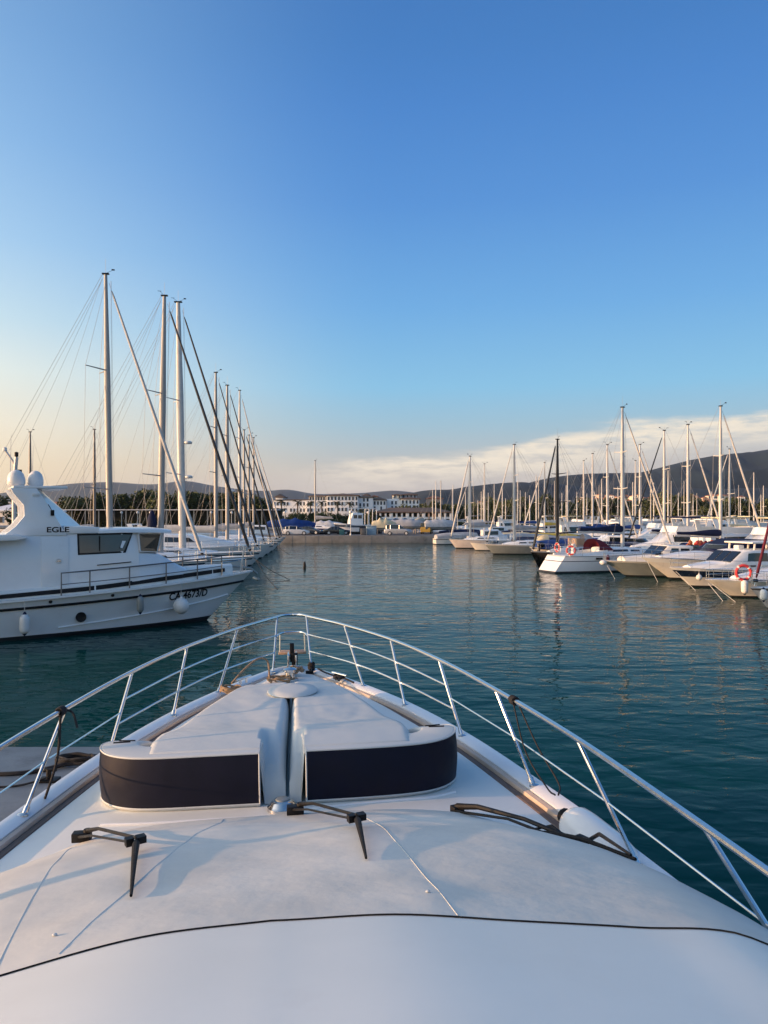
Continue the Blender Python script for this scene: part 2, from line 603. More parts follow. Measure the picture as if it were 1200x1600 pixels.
# raised bulwark cap with a band whose tan is painted sunlight, and a dark groove inside it
full = [Vector((-p.x, p.y, 0)) for p in EDGE] + [Vector((p.x, p.y, 0)) for p in reversed(EDGE[:-1])]
full = [Vector((p.x, p.y, DZ)) for p in full]
m = MB().sweep(full, [(-0.02, -0.06), (-0.02, 0.05), (0.0, 0.075), (0.07, 0.075), (0.115, 0.055), (0.12, -0.0)])
m.build('toe_rail', GEL, yacht)
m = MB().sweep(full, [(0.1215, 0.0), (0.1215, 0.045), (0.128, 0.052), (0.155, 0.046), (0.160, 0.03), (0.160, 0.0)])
m.build('sunlit_tint_band', CAPB, yacht)
m = MB().sweep(full, [(0.164, 0.0), (0.166, 0.024), (0.205, 0.022), (0.212, 0.016), (0.214, 0.0)])
m.build('dark_track', TEAK, yacht)

# superstructure: windscreen under the canvas and the moulding above it
BASE = catmull([(0, 4.67, 2.475), (0.4, 4.66, 2.475), (0.8, 4.62, 2.47), (1.12, 4.50, 2.45), (1.40, 4.10, 2.43), (1.57, 3.3, 2.41), (1.68, 2.1, 2.40), (1.75, 1.0, 2.40), (1.78, -1.5, 2.40)], 8)
TOP = catmull([(0, 2.2, 3.15), (0.35, 2.17, 3.15), (0.68, 2.08, 3.135), (1.02, 1.98, 3.11), (1.32, 1.86, 3.085), (1.52, 1.5, 3.05), (1.62, 0.9, 3.03), (1.66, 0.0, 3.02), (1.68, -1.8, 3.02)], 8)
NS = 30


def top_pt(p, sg):
    k = min(1.0, p.x / 1.3) ** 2
    return Vector((p.x * sg, p.y + (0.14 if sg > 0 else -0.05) * k, p.z + (0.022 if sg > 0 else -0.012) * k))




def cover_rows():
    rr = []
    n = len(BASE)
    for j in range(-(n - 1), n):
        a, b = BASE[abs(j)], TOP[abs(j)]
        sg = -1 if j < 0 else 1
        row = []
        for i in range(NS + 1):
            s = i / NS
            q = Vector((a.x * sg, a.y, a.z)).lerp(top_pt(b, sg), s)
            side = min(1.0, abs(j) / (n * 0.55))
            q.z += (0.035 + 0.05 * side) * math.sin(math.pi * min(1.0, s ** 0.8))
            q.x += sg * 0.10 * side * math.sin(math.pi * s)
            # a rolled foot where the canvas meets the deck
            q.z += 0.022 * math.exp(-((s - 0.03) / 0.03) ** 2)
            # the stretched cloth sags a little between its seams and wrinkles
            w1 = noise.noise(Vector((q.x * 1.6, q.y * 2.2, 3.0)))
            w2 = noise.noise(Vector((q.x * 5.0 + q.y * 2.0, q.y * 2.5, 9.0)))
            q.z += (0.016 * w1 + 0.005 * w2) * math.sin(math.pi * s)
            # puckers hanging from the two straps under the top edge
            for pv in (-0.62, 0.48):
                d2 = ((q.x - pv) / 0.10) ** 2
                q.z += 0.008 * math.exp(-d2) * math.exp(-((s - 0.90) / 0.05) ** 2)
            row.append(q)
        rr.append(row)
    return rr


CR = cover_rows()
cover = top('windscreen_cover', 'off white canvas cover stretched over the raked windscreen under three wipers', 'canvas cover')
m = MB().loft(CR, flip=True)
me_cover = m.mesh('cloth', CANVAS, angle=80)
link('cloth', me_cover, cover)
bvh = BVHTree.FromPolygons([v.co.copy() for v in me_cover.vertices], [tuple(p.vertices) for p in me_cover.polygons])


def cz(v, u):
    h = bvh.ray_cast(Vector((v, u, 6.0)), Vector((0, 0, -1)))[0]
    return max(deck_z(v, u), h.z if h is not None else 0.0)


# seams on the cloth
def on_cover(pts, lift=0.004, n=10):
    return [Vector((p.x, p.y, cz(p.x, p.y) + lift)) for p in catmull([(a, b, 0) for a, b in pts], n)]


for pts in (((-1.12, 4.30), (-1.0, 3.6), (-0.85, 2.8), (-0.71, 2.10)), ((0.40, 4.62), (0.46, 3.8), (0.49, 3.0), (0.53, 2.16)), ((-0.36, 4.62), (-0.42, 3.9), (-0.47, 3.2), (-0.56, 2.14))):
    m = MB().sweep(on_cover(pts, 0.002), [(-0.007, -0.006), (-0.005, -0.0016), (-0.002, -0.0012), (0.0012, -0.0003), (0.002, -0.006)])
    m.build('seam', CANVAS, cover)
for pv, pu in ((-0.62, 2.30), (0.48, 2.38)):
    z = cz(pv, pu)
    m = MB().ball((pv, pu, z + 0.004), 0.006, (1.3, 1.0, 0.6), 12, 6)
    m.build('strap_button', VINYL, cover)
for pv in (-1.2, -0.75, -0.35, 0.1, 0.55, 0.95, 1.25):
    pu = interp([(q.x, q.y) for q in BASE], abs(pv)) + 0.02
    m = MB().ball((pv, pu, cz(pv, pu) + 0.004), 0.011, (1, 1, 0.6), 10, 5)
    m.build('snap_fastener', BLACK, cover)

# piping at the upper edge of the canvas, and the moulding behind it
edge = [top_pt(p, -1) for p in reversed(TOP[1:])] + [top_pt(p, 1) for p in TOP]
m = MB().tube([p + Vector((0, -0.001, 0.001)) for p in edge], 0.002, 8)
m.build('edge_gasket', RUBBER, yacht)
MOULD = mat('matt_gelcoat', (0.775, 0.79, 0.745), 0.42, var=0.03, vscale=1.2, bump=0.0004, bscale=30, spec=0.35, dirt=((0.55, 0.5, 0.46), 2.2, 0.12))
rows = []
for p in edge:
    k = p.x
    row = []
    for i in range(13):
        s = i / 12.0
        inset = 1 - 0.25 * s
        yy = p.y - 0.002 - 2.4 * s * (1.0 if p.y > 1.4 else max(0.1, (p.y + 2.6) / 4.0))
        zz = p.z + 0.002 + 0.31 * (1 - (1 - s) ** 2.0) * (1 - 0.16 * (k / 1.7) ** 2) - 0.004 * (1 - min(1, s * 6))
        row.append(Vector((k * inset, yy, zz)))
    rows.append(row)
m = MB().loft(rows)
m.build('flybridge_moulding', MOULD, yacht, angle=80)

# ------------------------------------------------------------------ guard rail
RAILP = [(0.0, 9.84), (0.11, 9.79), (0.20, 9.62), (0.38, 9.24), (0.6, 8.77), (1.0, 7.67), (1.28, 6.52), (1.47, 5.34), (1.61, 4.11), (1.68, 2.9), (1.72, 1.7), (1.74, 0.4), (1.75, -1.0)]
RZ = 3.03
rail_r = catmull([(a, b, RZ) for a, b in RAILP], 6)
rail_full = [Vector((-p.x, p.y, p.z)) for p in reversed(rail_r[1:])] + rail_r
guard = MB().tube(rail_full, 0.0165, 10).build('guard_rail', STEEL, yacht)
RAILU = sorted([(p.y, p.x) for p in rail_r])
POLES = [((0.225, 9.05), (0.18, 9.64)), ((0.76, 8.12), (0.6, 8.77)), ((1.08, 7.25), (1.0, 7.67)), ((1.40, 6.17), (1.28, 6.52)), ((1.63, 4.98), (1.47, 5.34)), ((1.80, 3.75), (1.61, 4.11)), ((1.93, 2.5), (1.68, 2.9)), ((2.03, 1.3), (1.72, 1.7)), ((2.06, 0.0), (1.74, 0.4))]
for sg in (-1, 1):
    for k, ((bv, bu), (tv, tu)) in enumerate(POLES):
        b0 = Vector((bv * sg, bu, DZ + 0.05))
        t0 = Vector((tv * sg, tu, RZ))
        m = MB().tube([b0, t0], 0.0125, 10)
        d = (t0 - b0).normalized()
        m.tube([b0 - d * 0.005, b0 + d * 0.07], 0.0185, 10)
        m.lathe([(0.034, -0.01), (0.034, 0.006), (0.02, 0.014)], 12, b0 + Vector((0, 0, 0.018)))
        m.build('stanchion', STEEL, guard)

    def at_pole(k, s):
        (bv, bu), (tv, tu) = POLES[k]
        return Vector(((bv + (tv - bv) * s) * sg, bu + (tu - bu) * s, DZ + 0.05 + (RZ - DZ - 0.05) * s))
    for s in (0.66, 0.36):
        pts = [at_pole(k, s) for k in range(0, 4)]
        m = MB().tube(catmull(pts, 5), 0.0095, 8)
        m.build('mid_rail', STEEL, guard)
    pts = [at_pole(k, 0.5) for k in range(3, 9)]
    m = MB().tube(pts, 0.0055, 6)
    m.build('lifeline', STEEL, guard)
# hoop below the pulpit tip and the boarding step
m = MB().tube(catmull([(-0.195, 9.45, 2.80), (-0.16, 9.62, 2.82), (-0.08, 9.72, 2.825), (0.08, 9.72, 2.825), (0.16, 9.62, 2.82), (0.195, 9.45, 2.80)], 5), 0.0125, 8)
for sg in (-1, 1):
    m.tube([(0.15 * sg, 9.64, 2.82), (0.155 * sg, 9.62, 2.60)], 0.010, 8)
m.build('pulpit_hoop', STEEL, guard)
m = MB().box((0, 9.64, 2.59), (0.34, 0.20, 0.025))
m.build('boarding_step', TAN, yacht, bevel=0.008)

# ------------------------------------------------------------------ bow gear
m = MB().lathe([(0.085, 0), (0.085, 0.02), (0.06, 0.03), (0.055, 0.09), (0.075, 0.10), (0.075, 0.125), (0.05, 0.14), (0.0, 0.145)], 18, (-0.02, 8.55, deck_z(0, 8.55)))
m.box((-0.02, 8.80, 2.52), (0.10, 0.22, 0.08))
m.build('windlass', STEEL, yacht)
m = MB().box((-0.045, 9.2, 2.56), (0.022, 0.30, 0.19)).box((0.045, 9.2, 2.56), (0.022, 0.30, 0.19))
m.tube([(-0.06, 9.28, 2.6), (0.06, 9.28, 2.6)], 0.03, 10)
m.build('bow_roller', STEEL, yacht, bevel=0.006)
m = MB().box((0.0, 9.16, 2.67), (0.05, 0.05, 0.22)).box((0.03, 9.12, 2.60), (0.07, 0.07, 0.14))
m.build('anchor_shank', BLACK, yacht, bevel=0.008)
for sg in (-1, 1):
    c = Vector((0.52 * sg, 8.42, DZ + 0.085))
    d = Vector((0.55 * sg, -0.83, 0)).normalized() if sg > 0 else Vector((-0.55, -0.83, 0)).normalized()
    m = MB().tube([c - d * 0.13 + Vector((0, 0, 0.06)), c + d * 0.13 + Vector((0, 0, 0.06))], [0.014, 0.014], 10)
    for q in (-0.05, 0.05):
        m.tube([c + d * q, c + d * q + Vector((0, 0, 0.06))], 0.013, 8)
    m.build('mooring_cleat', STEEL, yacht)
m = MB().box((0.2, 8.95, deck_z(0.2, 8.95) + 0.02), (0.09, 0.06, 0.03))
m.build('fairlead', RUBBER, yacht, bevel=0.006)
# searchlight between the cushions
HL = (-0.03, 4.82)
z0 = deck_z(*HL)
m = MB().lathe([(0.095, 0), (0.095, 0.02), (0.082, 0.03), (0.07, 0.05), (0.055, 0.06), (0.05, 0.06), (0.046, 0.055), (0.0, 0.055)], 28, (HL[0], HL[1], z0))
lamp = m.build('deck_light', STEEL, yacht)
m = MB().lathe([(0.046, 0.0), (0.04, 0.010), (0.0, 0.016)], 24, (HL[0], HL[1], z0 + 0.056))
m.build('lens', GREYH, lamp)
# hose pipe running along the foot of the cushions
for pts in (((-1.12, 4.80), (-0.8, 4.74), (-0.4, 4.71), (-0.16, 4.70)), ((0.12, 4.78), (0.5, 4.84), (0.9, 4.90), (1.10, 5.0))):
    pp = [Vector((p.x, p.y, deck_z(p.x, p.y) + 0.006)) for p in catmull([(a, b, 0) for a, b in pts], 8)]
    m = MB().tube(pp, 0.009, 8)
    m.build('cushion_rail', GEL, yacht)

# loose ropes on the foredeck
def coil(c, r0, n, wob, rad, seed, sy=0.8, rise=0.012):
    g = random.Random(seed)
    pts = []
    for i in range(n * 14):
        a = 2 * math.pi * i / 14
        rr = r0 * (0.75 + 0.35 * g.random())
        pts.append((c[0] + math.cos(a) * rr, c[1] + math.sin(a) * rr * sy, c[2] + rad + rise * i / 14 + g.uniform(0, wob)))
    return catmull(pts, 2)


t = top('rope_coil', 'tan mooring rope heaped on the bow left of the windlass', 'rope')
m = MB().tube(coil((-0.62, 8.05, 2.47), 0.11, 5, 0.03, 0.009, 3, 0.8, 0.010), 0.009, 6)
m.tube(catmull([(-0.62, 8.15, 2.55), (-0.50, 8.3, 2.66), (-0.36, 8.45, 2.74), (-0.26, 8.5, 2.70), (-0.24, 8.45, 2.52), (-0.22, 8.4, 2.48)], 5), 0.011, 6)
m.build('rope', ROPET, t)
t = top('rope_tangle', 'tan anchor rope lying in loops round the windlass behind the sunpad', 'rope')
m = MB().tube(coil((-0.12, 8.50, 2.46), 0.15, 4, 0.04, 0.010, 5, 0.6, 0.008), 0.010, 6)
m.tube(coil((0.03, 8.75, 2.49), 0.10, 3, 0.05, 0.012, 6, 0.9), 0.012, 6)
m.build('rope', ROPET, t)
t = top('mooring_line', 'black mooring line wound round the right bow cleat', 'rope')
m = MB().tube(coil((0.52, 8.42, 2.47), 0.06, 4, 0.02, 0.010, 8, 1.2), 0.010, 6)
m.tube(catmull([(0.30, 8.98, 2.50), (0.36, 8.85, 2.49), (0.45, 8.6, 2.5), (0.52, 8.42, 2.52), (0.66, 8.22, 2.49)], 5), 0.010, 6)
m.tube(coil((0.225, 9.05, 2.47), 0.035, 4, 0.01, 0.010, 9, 1.0, 0.02), 0.011, 6)
m.build('rope', ROPEB, t)

# ------------------------------------------------------------------ sunpad cushions
def pad_half(sg):
    t = top('sunpad_cushion', 'left half of the white sunpad, its navy backrest end glowing in the sun' if sg < 0 else
            'right half of the white sunpad with its navy backrest in shade', 'sunpad', 'the two sunpad halves')
    # mattress: rows along u, columns across v, soft rounded rim
    nu, nv = 52, 34
    inn = 0.165 if sg < 0 else 0.115
    ov = 0.07 if sg < 0 else 0.0
    rows = []
    for i in range(nu + 1):
        q_ = i / nu
        u = 4.895 + (7.75 - 4.895) * (0.35 * q_ * q_ + 0.65 * q_)
        if True:
            vo = ov + interp([(4.9, 0.845), (5.3, 0.87), (5.6, 0.87), (6.2, 0.79), (6.8, 0.67), (7.4, 0.53), (7.65, 0.45), (7.75, 0.36)], u)
        row = []
        for j in range(nv + 1):
            s = j / nv
            v = 0.012 + (vo - 0.012) * s
            du = min(u - 4.895, 7.75 - u)
            tongue = v < inn - 0.01
            dv_o = (vo - v)
            dv_i = v - 0.012
            uu = u + (0.014 + 0.062 * (v / 0.8) ** 2) * (1 - q_) ** 6
            rim = min(1.0, (7.75 - u) / 0.07) if u > 5.3 else (min(1.0, (u - 4.895) / 0.16) if tongue else min(1.0, 0.55 + (u - 4.895) / 0.06))
            rim = math.sqrt(max(0.0, 1 - (1 - rim) ** 2))
            ro = math.sqrt(max(0.0, 1 - (1 - min(1.0, dv_o / 0.06)) ** 2))
            ri = math.sqrt(max(0.0, 1 - (1 - min(1.0, dv_i / 0.05)) ** 2))
            base_z = deck_z(v, u)
            puff = 0.015 * math.sin(math.pi * min(1, max(0, (u - 5.2) / 2.5))) + 0.006 * noise.noise(Vector((v * 3.5 * sg, u * 2.6, 1.7))) \
                + 0.004 * noise.noise(Vector((v * 9 * sg + u * 3.0, u * 6 - v * 4, 4.1))) * (1.2 - 0.6 * s)
            # gathers that run into the middle seam
            puff += 0.004 * math.exp(-dv_i / 0.16) * math.sin(u * 34 + 2.0 * noise.noise(Vector((u * 4, 2.0, sg))))
            k = min(1.0, max(0.0, (6.3 - u) / 1.1))
            hgt = 0.165 + 0.035 * min(1.0, (7.75 - u) / 1.4) + puff * (1 - 0.7 * k * k) + 0.145 * k * k * (3 - 2 * k)
            if u < 5.55 and tongue:
                k = max(0.0, (u - 4.895) / 0.655)
                hgt -= 0.15 * (1 - k * k * (3 - 2 * k))
            row.append(Vector((v * sg, uu, base_z + 0.004 + hgt * min(rim, ro * 0.5 + 0.5 * min(1, dv_o / 0.02), 0.55 + 0.45 * ri))))
        rows.append(row)
    m = MB().loft(rows, flip=sg < 0)
    m.build('mattress', VINYL, t, angle=75)
    # side skirts to the deck
    m = MB()
    r0 = [r[-1] for r in rows]
    m.loft([r0, [Vector((p.x * 1.0, p.y, deck_z(p.x, p.y) - 0.01)) for p in r0]])
    r1 = rows[-1]
    m.loft([r1, [Vector((p.x, p.y, deck_z(p.x, p.y) - 0.01)) for p in r1]])
    r2 = [r[0] for r in rows]
    m.loft([r2, [Vector((p.x, p.y, deck_z(p.x, p.y) - 0.01)) for p in r2]])
    m.build('skirt', VINYL, t)
    # bolster
    path = [Vector((p.x * sg, p.y, deck_z(p.x, p.y))) for p in catmull([(inn, 5.00, 0), (0.45, 5.015, 0), (0.74 + ov, 5.055, 0), (0.92 + ov, 5.125, 0), (1.02 + ov, 5.25, 0), (1.045 + ov, 5.42, 0), (1.02 + ov, 5.62, 0), (0.98 + ov, 5.80, 0)], 7)]
    w_, h_ = 0.125, 0.345
    def arc(cx, cy, rr, a0, a1, n=4):
        return [(cx + rr * math.cos(R(a0 + (a1 - a0) * q / n)), cy + rr * math.sin(R(a0 + (a1 - a0) * q / n))) for q in range(n + 1)]
    prof = arc(-w_ + 0.02, 0.02, 0.02, 270, 180) + arc(-w_ + 0.03, h_ - 0.03, 0.03, 180, 90) + arc(w_ - 0.012, h_ - 0.012, 0.012, 90, 0) + arc(w_ - 0.02, 0.02, 0.02, 0, -90)
    n = len(path)
    scl = []
    m = MB()
    rows = []
    tangs = []
    for i, p in enumerate(path):
        tv = path[min(i + 1, n - 1)] - path[max(i - 1, 0)]
        tv.z = 0
        tv.normalize()
        nx = Vector((tv.y, -tv.x, 0))
        if sg < 0:
            nx = -nx
        tangs.append((tv, nx))
        s = i / (n - 1)
        hk = 1.0 - 0.40 * max(0.0, (s - 0.62) / 0.38) ** 1.5
        endk = math.sqrt(max(0.02, 1 - max(0.0, (s - 0.93) / 0.07) ** 2))
        puff = 1 + 0.02 * noise.noise(Vector((p.x * 4, p.y * 4, 0)))
        rows.append([p + nx * a * (0.6 + 0.4 * endk) * puff + Vector((0, 0, b * hk * (0.55 + 0.45 * endk))) for a, b in prof])
    m.loft(rows, closed=True, cap0=True, cap1=True)
    m.build('bolster', VINYL, t, angle=60)
    # navy front panel: the face away from the mattress, lateral +
    fr = []
    for i, p in enumerate(path[:int(n * 0.93)]):
        tv, nx = tangs[i]
        s = i / (n - 1)
        hk = 1.0 - 0.40 * max(0.0, (s - 0.62) / 0.38) ** 1.5
        rowp = []
        for q in range(8):
            b = (0.022 + (h_ - 0.008 - 0.022) * q / 7.0)
            bulge = 0.012 * math.sin(math.pi * q / 7.0)
            rowp.append(p + nx * (w_ + 0.003 + bulge) + Vector((0, 0, b * hk)))
        fr.append(rowp)
    m = MB().loft(fr)
    m.build('backrest_panel', NAVY, t, angle=60)
    m = MB().tube([r[-1] + Vector((0, 0, 0.002)) for r in fr], 0.006, 6).tube([r[0] for r in fr], 0.006, 6).tube([q for q in fr[0]], 0.006, 6)
    m.build('piping', VINYL, t)
    # two dark slots in the top of the corner
    k0 = int(n * 0.66)
    for k in (k0, k0 + 5):
        tv, nx = tangs[k]
        q = k / (n - 1)
        hk = 1.0 - 0.40 * max(0.0, (q - 0.62) / 0.38) ** 1.5
        p = path[k] + Vector((0, 0, h_ * hk + 0.001))
        MB().tube([p - nx * 0.055, p + nx * 0.055], 0.008, 6).build('drain_slot', RUBBER, t)


pad_half(-1)
pad_half(1)
t = top('headrest_cushion', 'round white cushion in the middle of the sunpad near the bow', 'cushion')
m = MB().lathe([(0.0, 0.0), (0.20, 0.0), (0.225, 0.008), (0.23, 0.016), (0.22, 0.027), (0.12, 0.034), (0.0, 0.035)], 36, (0.02, 7.12, deck_z(0, 7.12) + 0.197), sc=(1, 1.2))
m.build('pad', VINYL, t, angle=60)

# ------------------------------------------------------------------ wipers
def wiper(piv, elbow, tip, second=None):
    """piv, elbow, tip in (v, u); pantograph arm from pivot to elbow, blade from the elbow to the tip."""
    def L(p, h):
        return Vector((p[0], p[1], cz(p[0], p[1]) + h))
    root = None
    a, b, c = L(piv, 0.035), L(elbow, 0.05), L(tip, 0.018)
    m = MB().box(a - Vector((0.03, 0, 0.01)), (0.10, 0.06, 0.05)).tube([a - Vector((0, 0, 0.04)), a + Vector((0, 0, 0.03))], 0.022, 10)
    root = m.build('wiper', BLACK, yacht, bevel=0.006)
    d = (b - a)
    side = Vector((d.y, -d.x, 0)).normalized()
    m = MB().tube([a + Vector((0, 0, 0.02)), a + d * 0.25 + Vector((0, 0, 0.035)), b], [0.013, 0.009, 0.008], 8)
    m.tube([a + side * 0.045 - Vector((0, 0, 0.005)), a + d * 0.3 + side * 0.05 + Vector((0, 0, 0.012)), b + side * 0.055], [0.008, 0.006, 0.006], 8)
    m.box(b + Vector((0, 0, 0.0)), (0.04, 0.04, 0.03), math.atan2(d.y, d.x)).box(b + side * 0.05, (0.034, 0.034, 0.034), math.atan2(d.y, d.x))
    m.build('arm', BLACK, root)
    e = (c - b)
    pts = [b + side * 0.02 + e * s for s in (0.0, 0.12, 0.5, 1.0)]
    pts = [Vector((p.x, p.y, cz(p.x, p.y) + hh)) for p, hh in zip(pts, (0.035, 0.04, 0.028, 0.012))]
    m = MB().tube(pts, [0.016, 0.016, 0.011, 0.005], 10)
    m.build('blade', RUBBER, root)


wiper((-1.10, 4.44), (-0.62, 3.50), (-0.455, 2.62))
wiper((0.08, 4.58), (0.37, 3.66), (0.345, 2.86))


# right hand wiper: one long arm with the blade parked under it
def long_wiper():
    def L(v, u, h):
        return Vector((v, u, cz(v, u) + h))
    a, b = L(1.02, 4.56, 0.035), L(1.46, 3.72, 0.06)
    m = MB().box(a, (0.07, 0.06, 0.05), 0.3).tube([a - Vector((0, 0, 0.04)), a + Vector((0, 0, 0.03))], 0.02, 10)
    root = m.build('wiper', BLACK, yacht, bevel=0.006)
    d = b - a
    side = Vector((d.y, -d.x, 0)).normalized()
    m = MB().tube([a + Vector((0, 0, 0.02)), a + d * 0.2 + Vector((0, 0, 0.05)), a + d * 0.6 + Vector((0, 0, 0.05)), b + Vector((0, 0, 0.01))], [0.02, 0.016, 0.012, 0.012], 8)
    m.tube([a + side * 0.03, a + d * 0.5 + side * 0.03 + Vector((0, 0, 0.04)), b + side * 0.03], [0.009, 0.008, 0.008], 8)
    m.box(b, (0.06, 0.10, 0.05), math.atan2(d.y, d.x)).box(b + Vector((0.0, 0.02, -0.02)), (0.04, 0.04, 0.06), math.atan2(d.y, d.x))
    m.build('arm', BLACK, root)
    p0, p1 = (1.33, 4.18), (1.43, 2.98)
    def B(s, h):
        return L(p0[0] + (p1[0] - p0[0]) * s, p0[1] + (p1[1] - p0[1]) * s, h)
    MB().tube([B(0, .01), B(.3, .02), B(.6, .02), B(1, .01)], [0.008, 0.011, 0.011, 0.007], 6).build('blade', RUBBER, root)
    off = Vector((0.03, 0.02, 0.0))
    m = MB().tube([B(0.02, .02), B(.25, .045) + off, b - Vector((0, 0, .02)), B(.7, .045) + off, B(.97, .02)], [0.006, 0.009, 0.011, 0.009, 0.006], 6)
    m.build('blade_bridge', BLACK, root)


long_wiper()

# fender lying on the right side deck, with the black lines that hold it
t = top('fender', 'white fender lying on the side deck right of the long wiper', 'fender')
a, b = Vector((1.66, 4.40, 2.465)), Vector((1.86, 3.55, 2.38))
d = (b - a).normalized()
M = d.to_track_quat('Z', 'Y').to_matrix()
m = MB().lathe([(0.0, -0.01), (0.05, -0.0), (0.09, 0.03), (0.115, 0.08), (0.12, 0.15), (0.12, 0.42), (0.105, 0.52), (0.06, 0.59), (0.0, 0.61)], 22, a, M)
m.build('bladder', GEL, t, angle=70)
m = MB().lathe([(0.03, -0.07), (0.045, -0.06), (0.05, 0.005)], 12, a, M)
m.build('eye', RUBBER, t)


def hank(c, tdir, r=0.024, n=4):
    """turns of line round a rail"""
    out = MB()
    x = tdir.cross(Vector((0, 0, 1))).normalized()
    y = Vector((0, 0, 1))
    pts = []
    for i in range(n * 10 + 1):
        q = 2 * math.pi * i / 10
        pts.append(c + (x * math.cos(q) + y * math.sin(q)) * r + tdir * ((i / (n * 10) - 0.5) * 0.06))
    return out.tube(pts, 0.008, 6)


t = top('fender_line', 'black fender line hanging in two strands from the right guard rail', 'rope')
c = Vector((interp(RAILU, 5.02), 5.02, RZ))
m = hank(c, Vector((0.14, -0.99, 0)).normalized())
m.tube(catmull([c + Vector((0, 0.02, -0.02)), c + Vector((0.03, -0.15, -0.30)), (1.60, 4.62, 2.58), (1.60, 4.47, 2.59)], 6), 0.0055, 6)
m.tube(catmull([c + Vector((0.02, -0.04, -0.02)), c + Vector((0.09, -0.22, -0.25)), (1.66, 4.58, 2.62), (1.61, 4.44, 2.60)], 6), 0.0055, 6)
m.build('rope', ROPEB, t)
t = top('fender_line', 'black fender line knotted on the left guard rail above the pier', 'rope')
c = Vector((-interp(RAILU, 5.27), 5.27, RZ))
m = hank(c, Vector((-0.14, -0.99, 0)).normalized(), 0.026, 5)
m.tube(catmull([c + Vector((0, 0, -0.02)), c + Vector((-0.02, -0.02, -0.3)), c + Vector((-0.10, -0.03, -0.56)), c + Vector((-0.22, -0.04, -0.9)), c + Vector((-0.24, -0.04, -1.3))], 6), 0.009, 6)
m.tube(catmull([c + Vector((0.0, 0.03, 0)), c + Vector((0.06, 0.05, -0.02)), c + Vector((0.10, 0.02, -0.12))], 5), 0.008, 6)
m.build('rope', ROPEB, t)

# ropes and fittings on the pier
t = thing('rope_coil', 'black mooring rope in a loose coil on the concrete pier', 'rope', (-3.86, 9.45, 1.2))
m = MB().tube(coil((0.05, 0.1, 0.0), 0.24, 6, 0.02, 0.02, 21, 0.55, 0.012), 0.02, 6)
m.tube(catmull([(0.0, 0.0, 0.05), (-0.25, -0.2, 0.03), (-0.6, -0.32, 0.02), (-1.2, -0.28, 0.02), (-2.4, -0.1, 0.02)], 6), 0.028, 6)
m.build('rope', ROPEB, t)
t = thing('mooring_hook', 'small dark mooring hook bolted to the pier beside the coiled rope', 'mooring hook', (-3.9, 8.95, 1.2))
m = MB().box((0, 0, 0.015), (0.22, 0.16, 0.03)).tube([(0, 0, 0.02), (0, 0, 0.14)], 0.03, 10).tube([(-0.09, 0, 0.13), (0.09, 0, 0.13)], 0.022, 8)
m.build('cleat', BLACK, t, bevel=0.006)
m = MB().tube(catmull([(0.0, -0.02, 0.05), (-0.12, -0.12, 0.03), (-0.3, -0.2, 0.012), (-0.6, -0.24, 0.01)], 5), 0.012, 6)
m.build('tail_line', ROPEB, t)

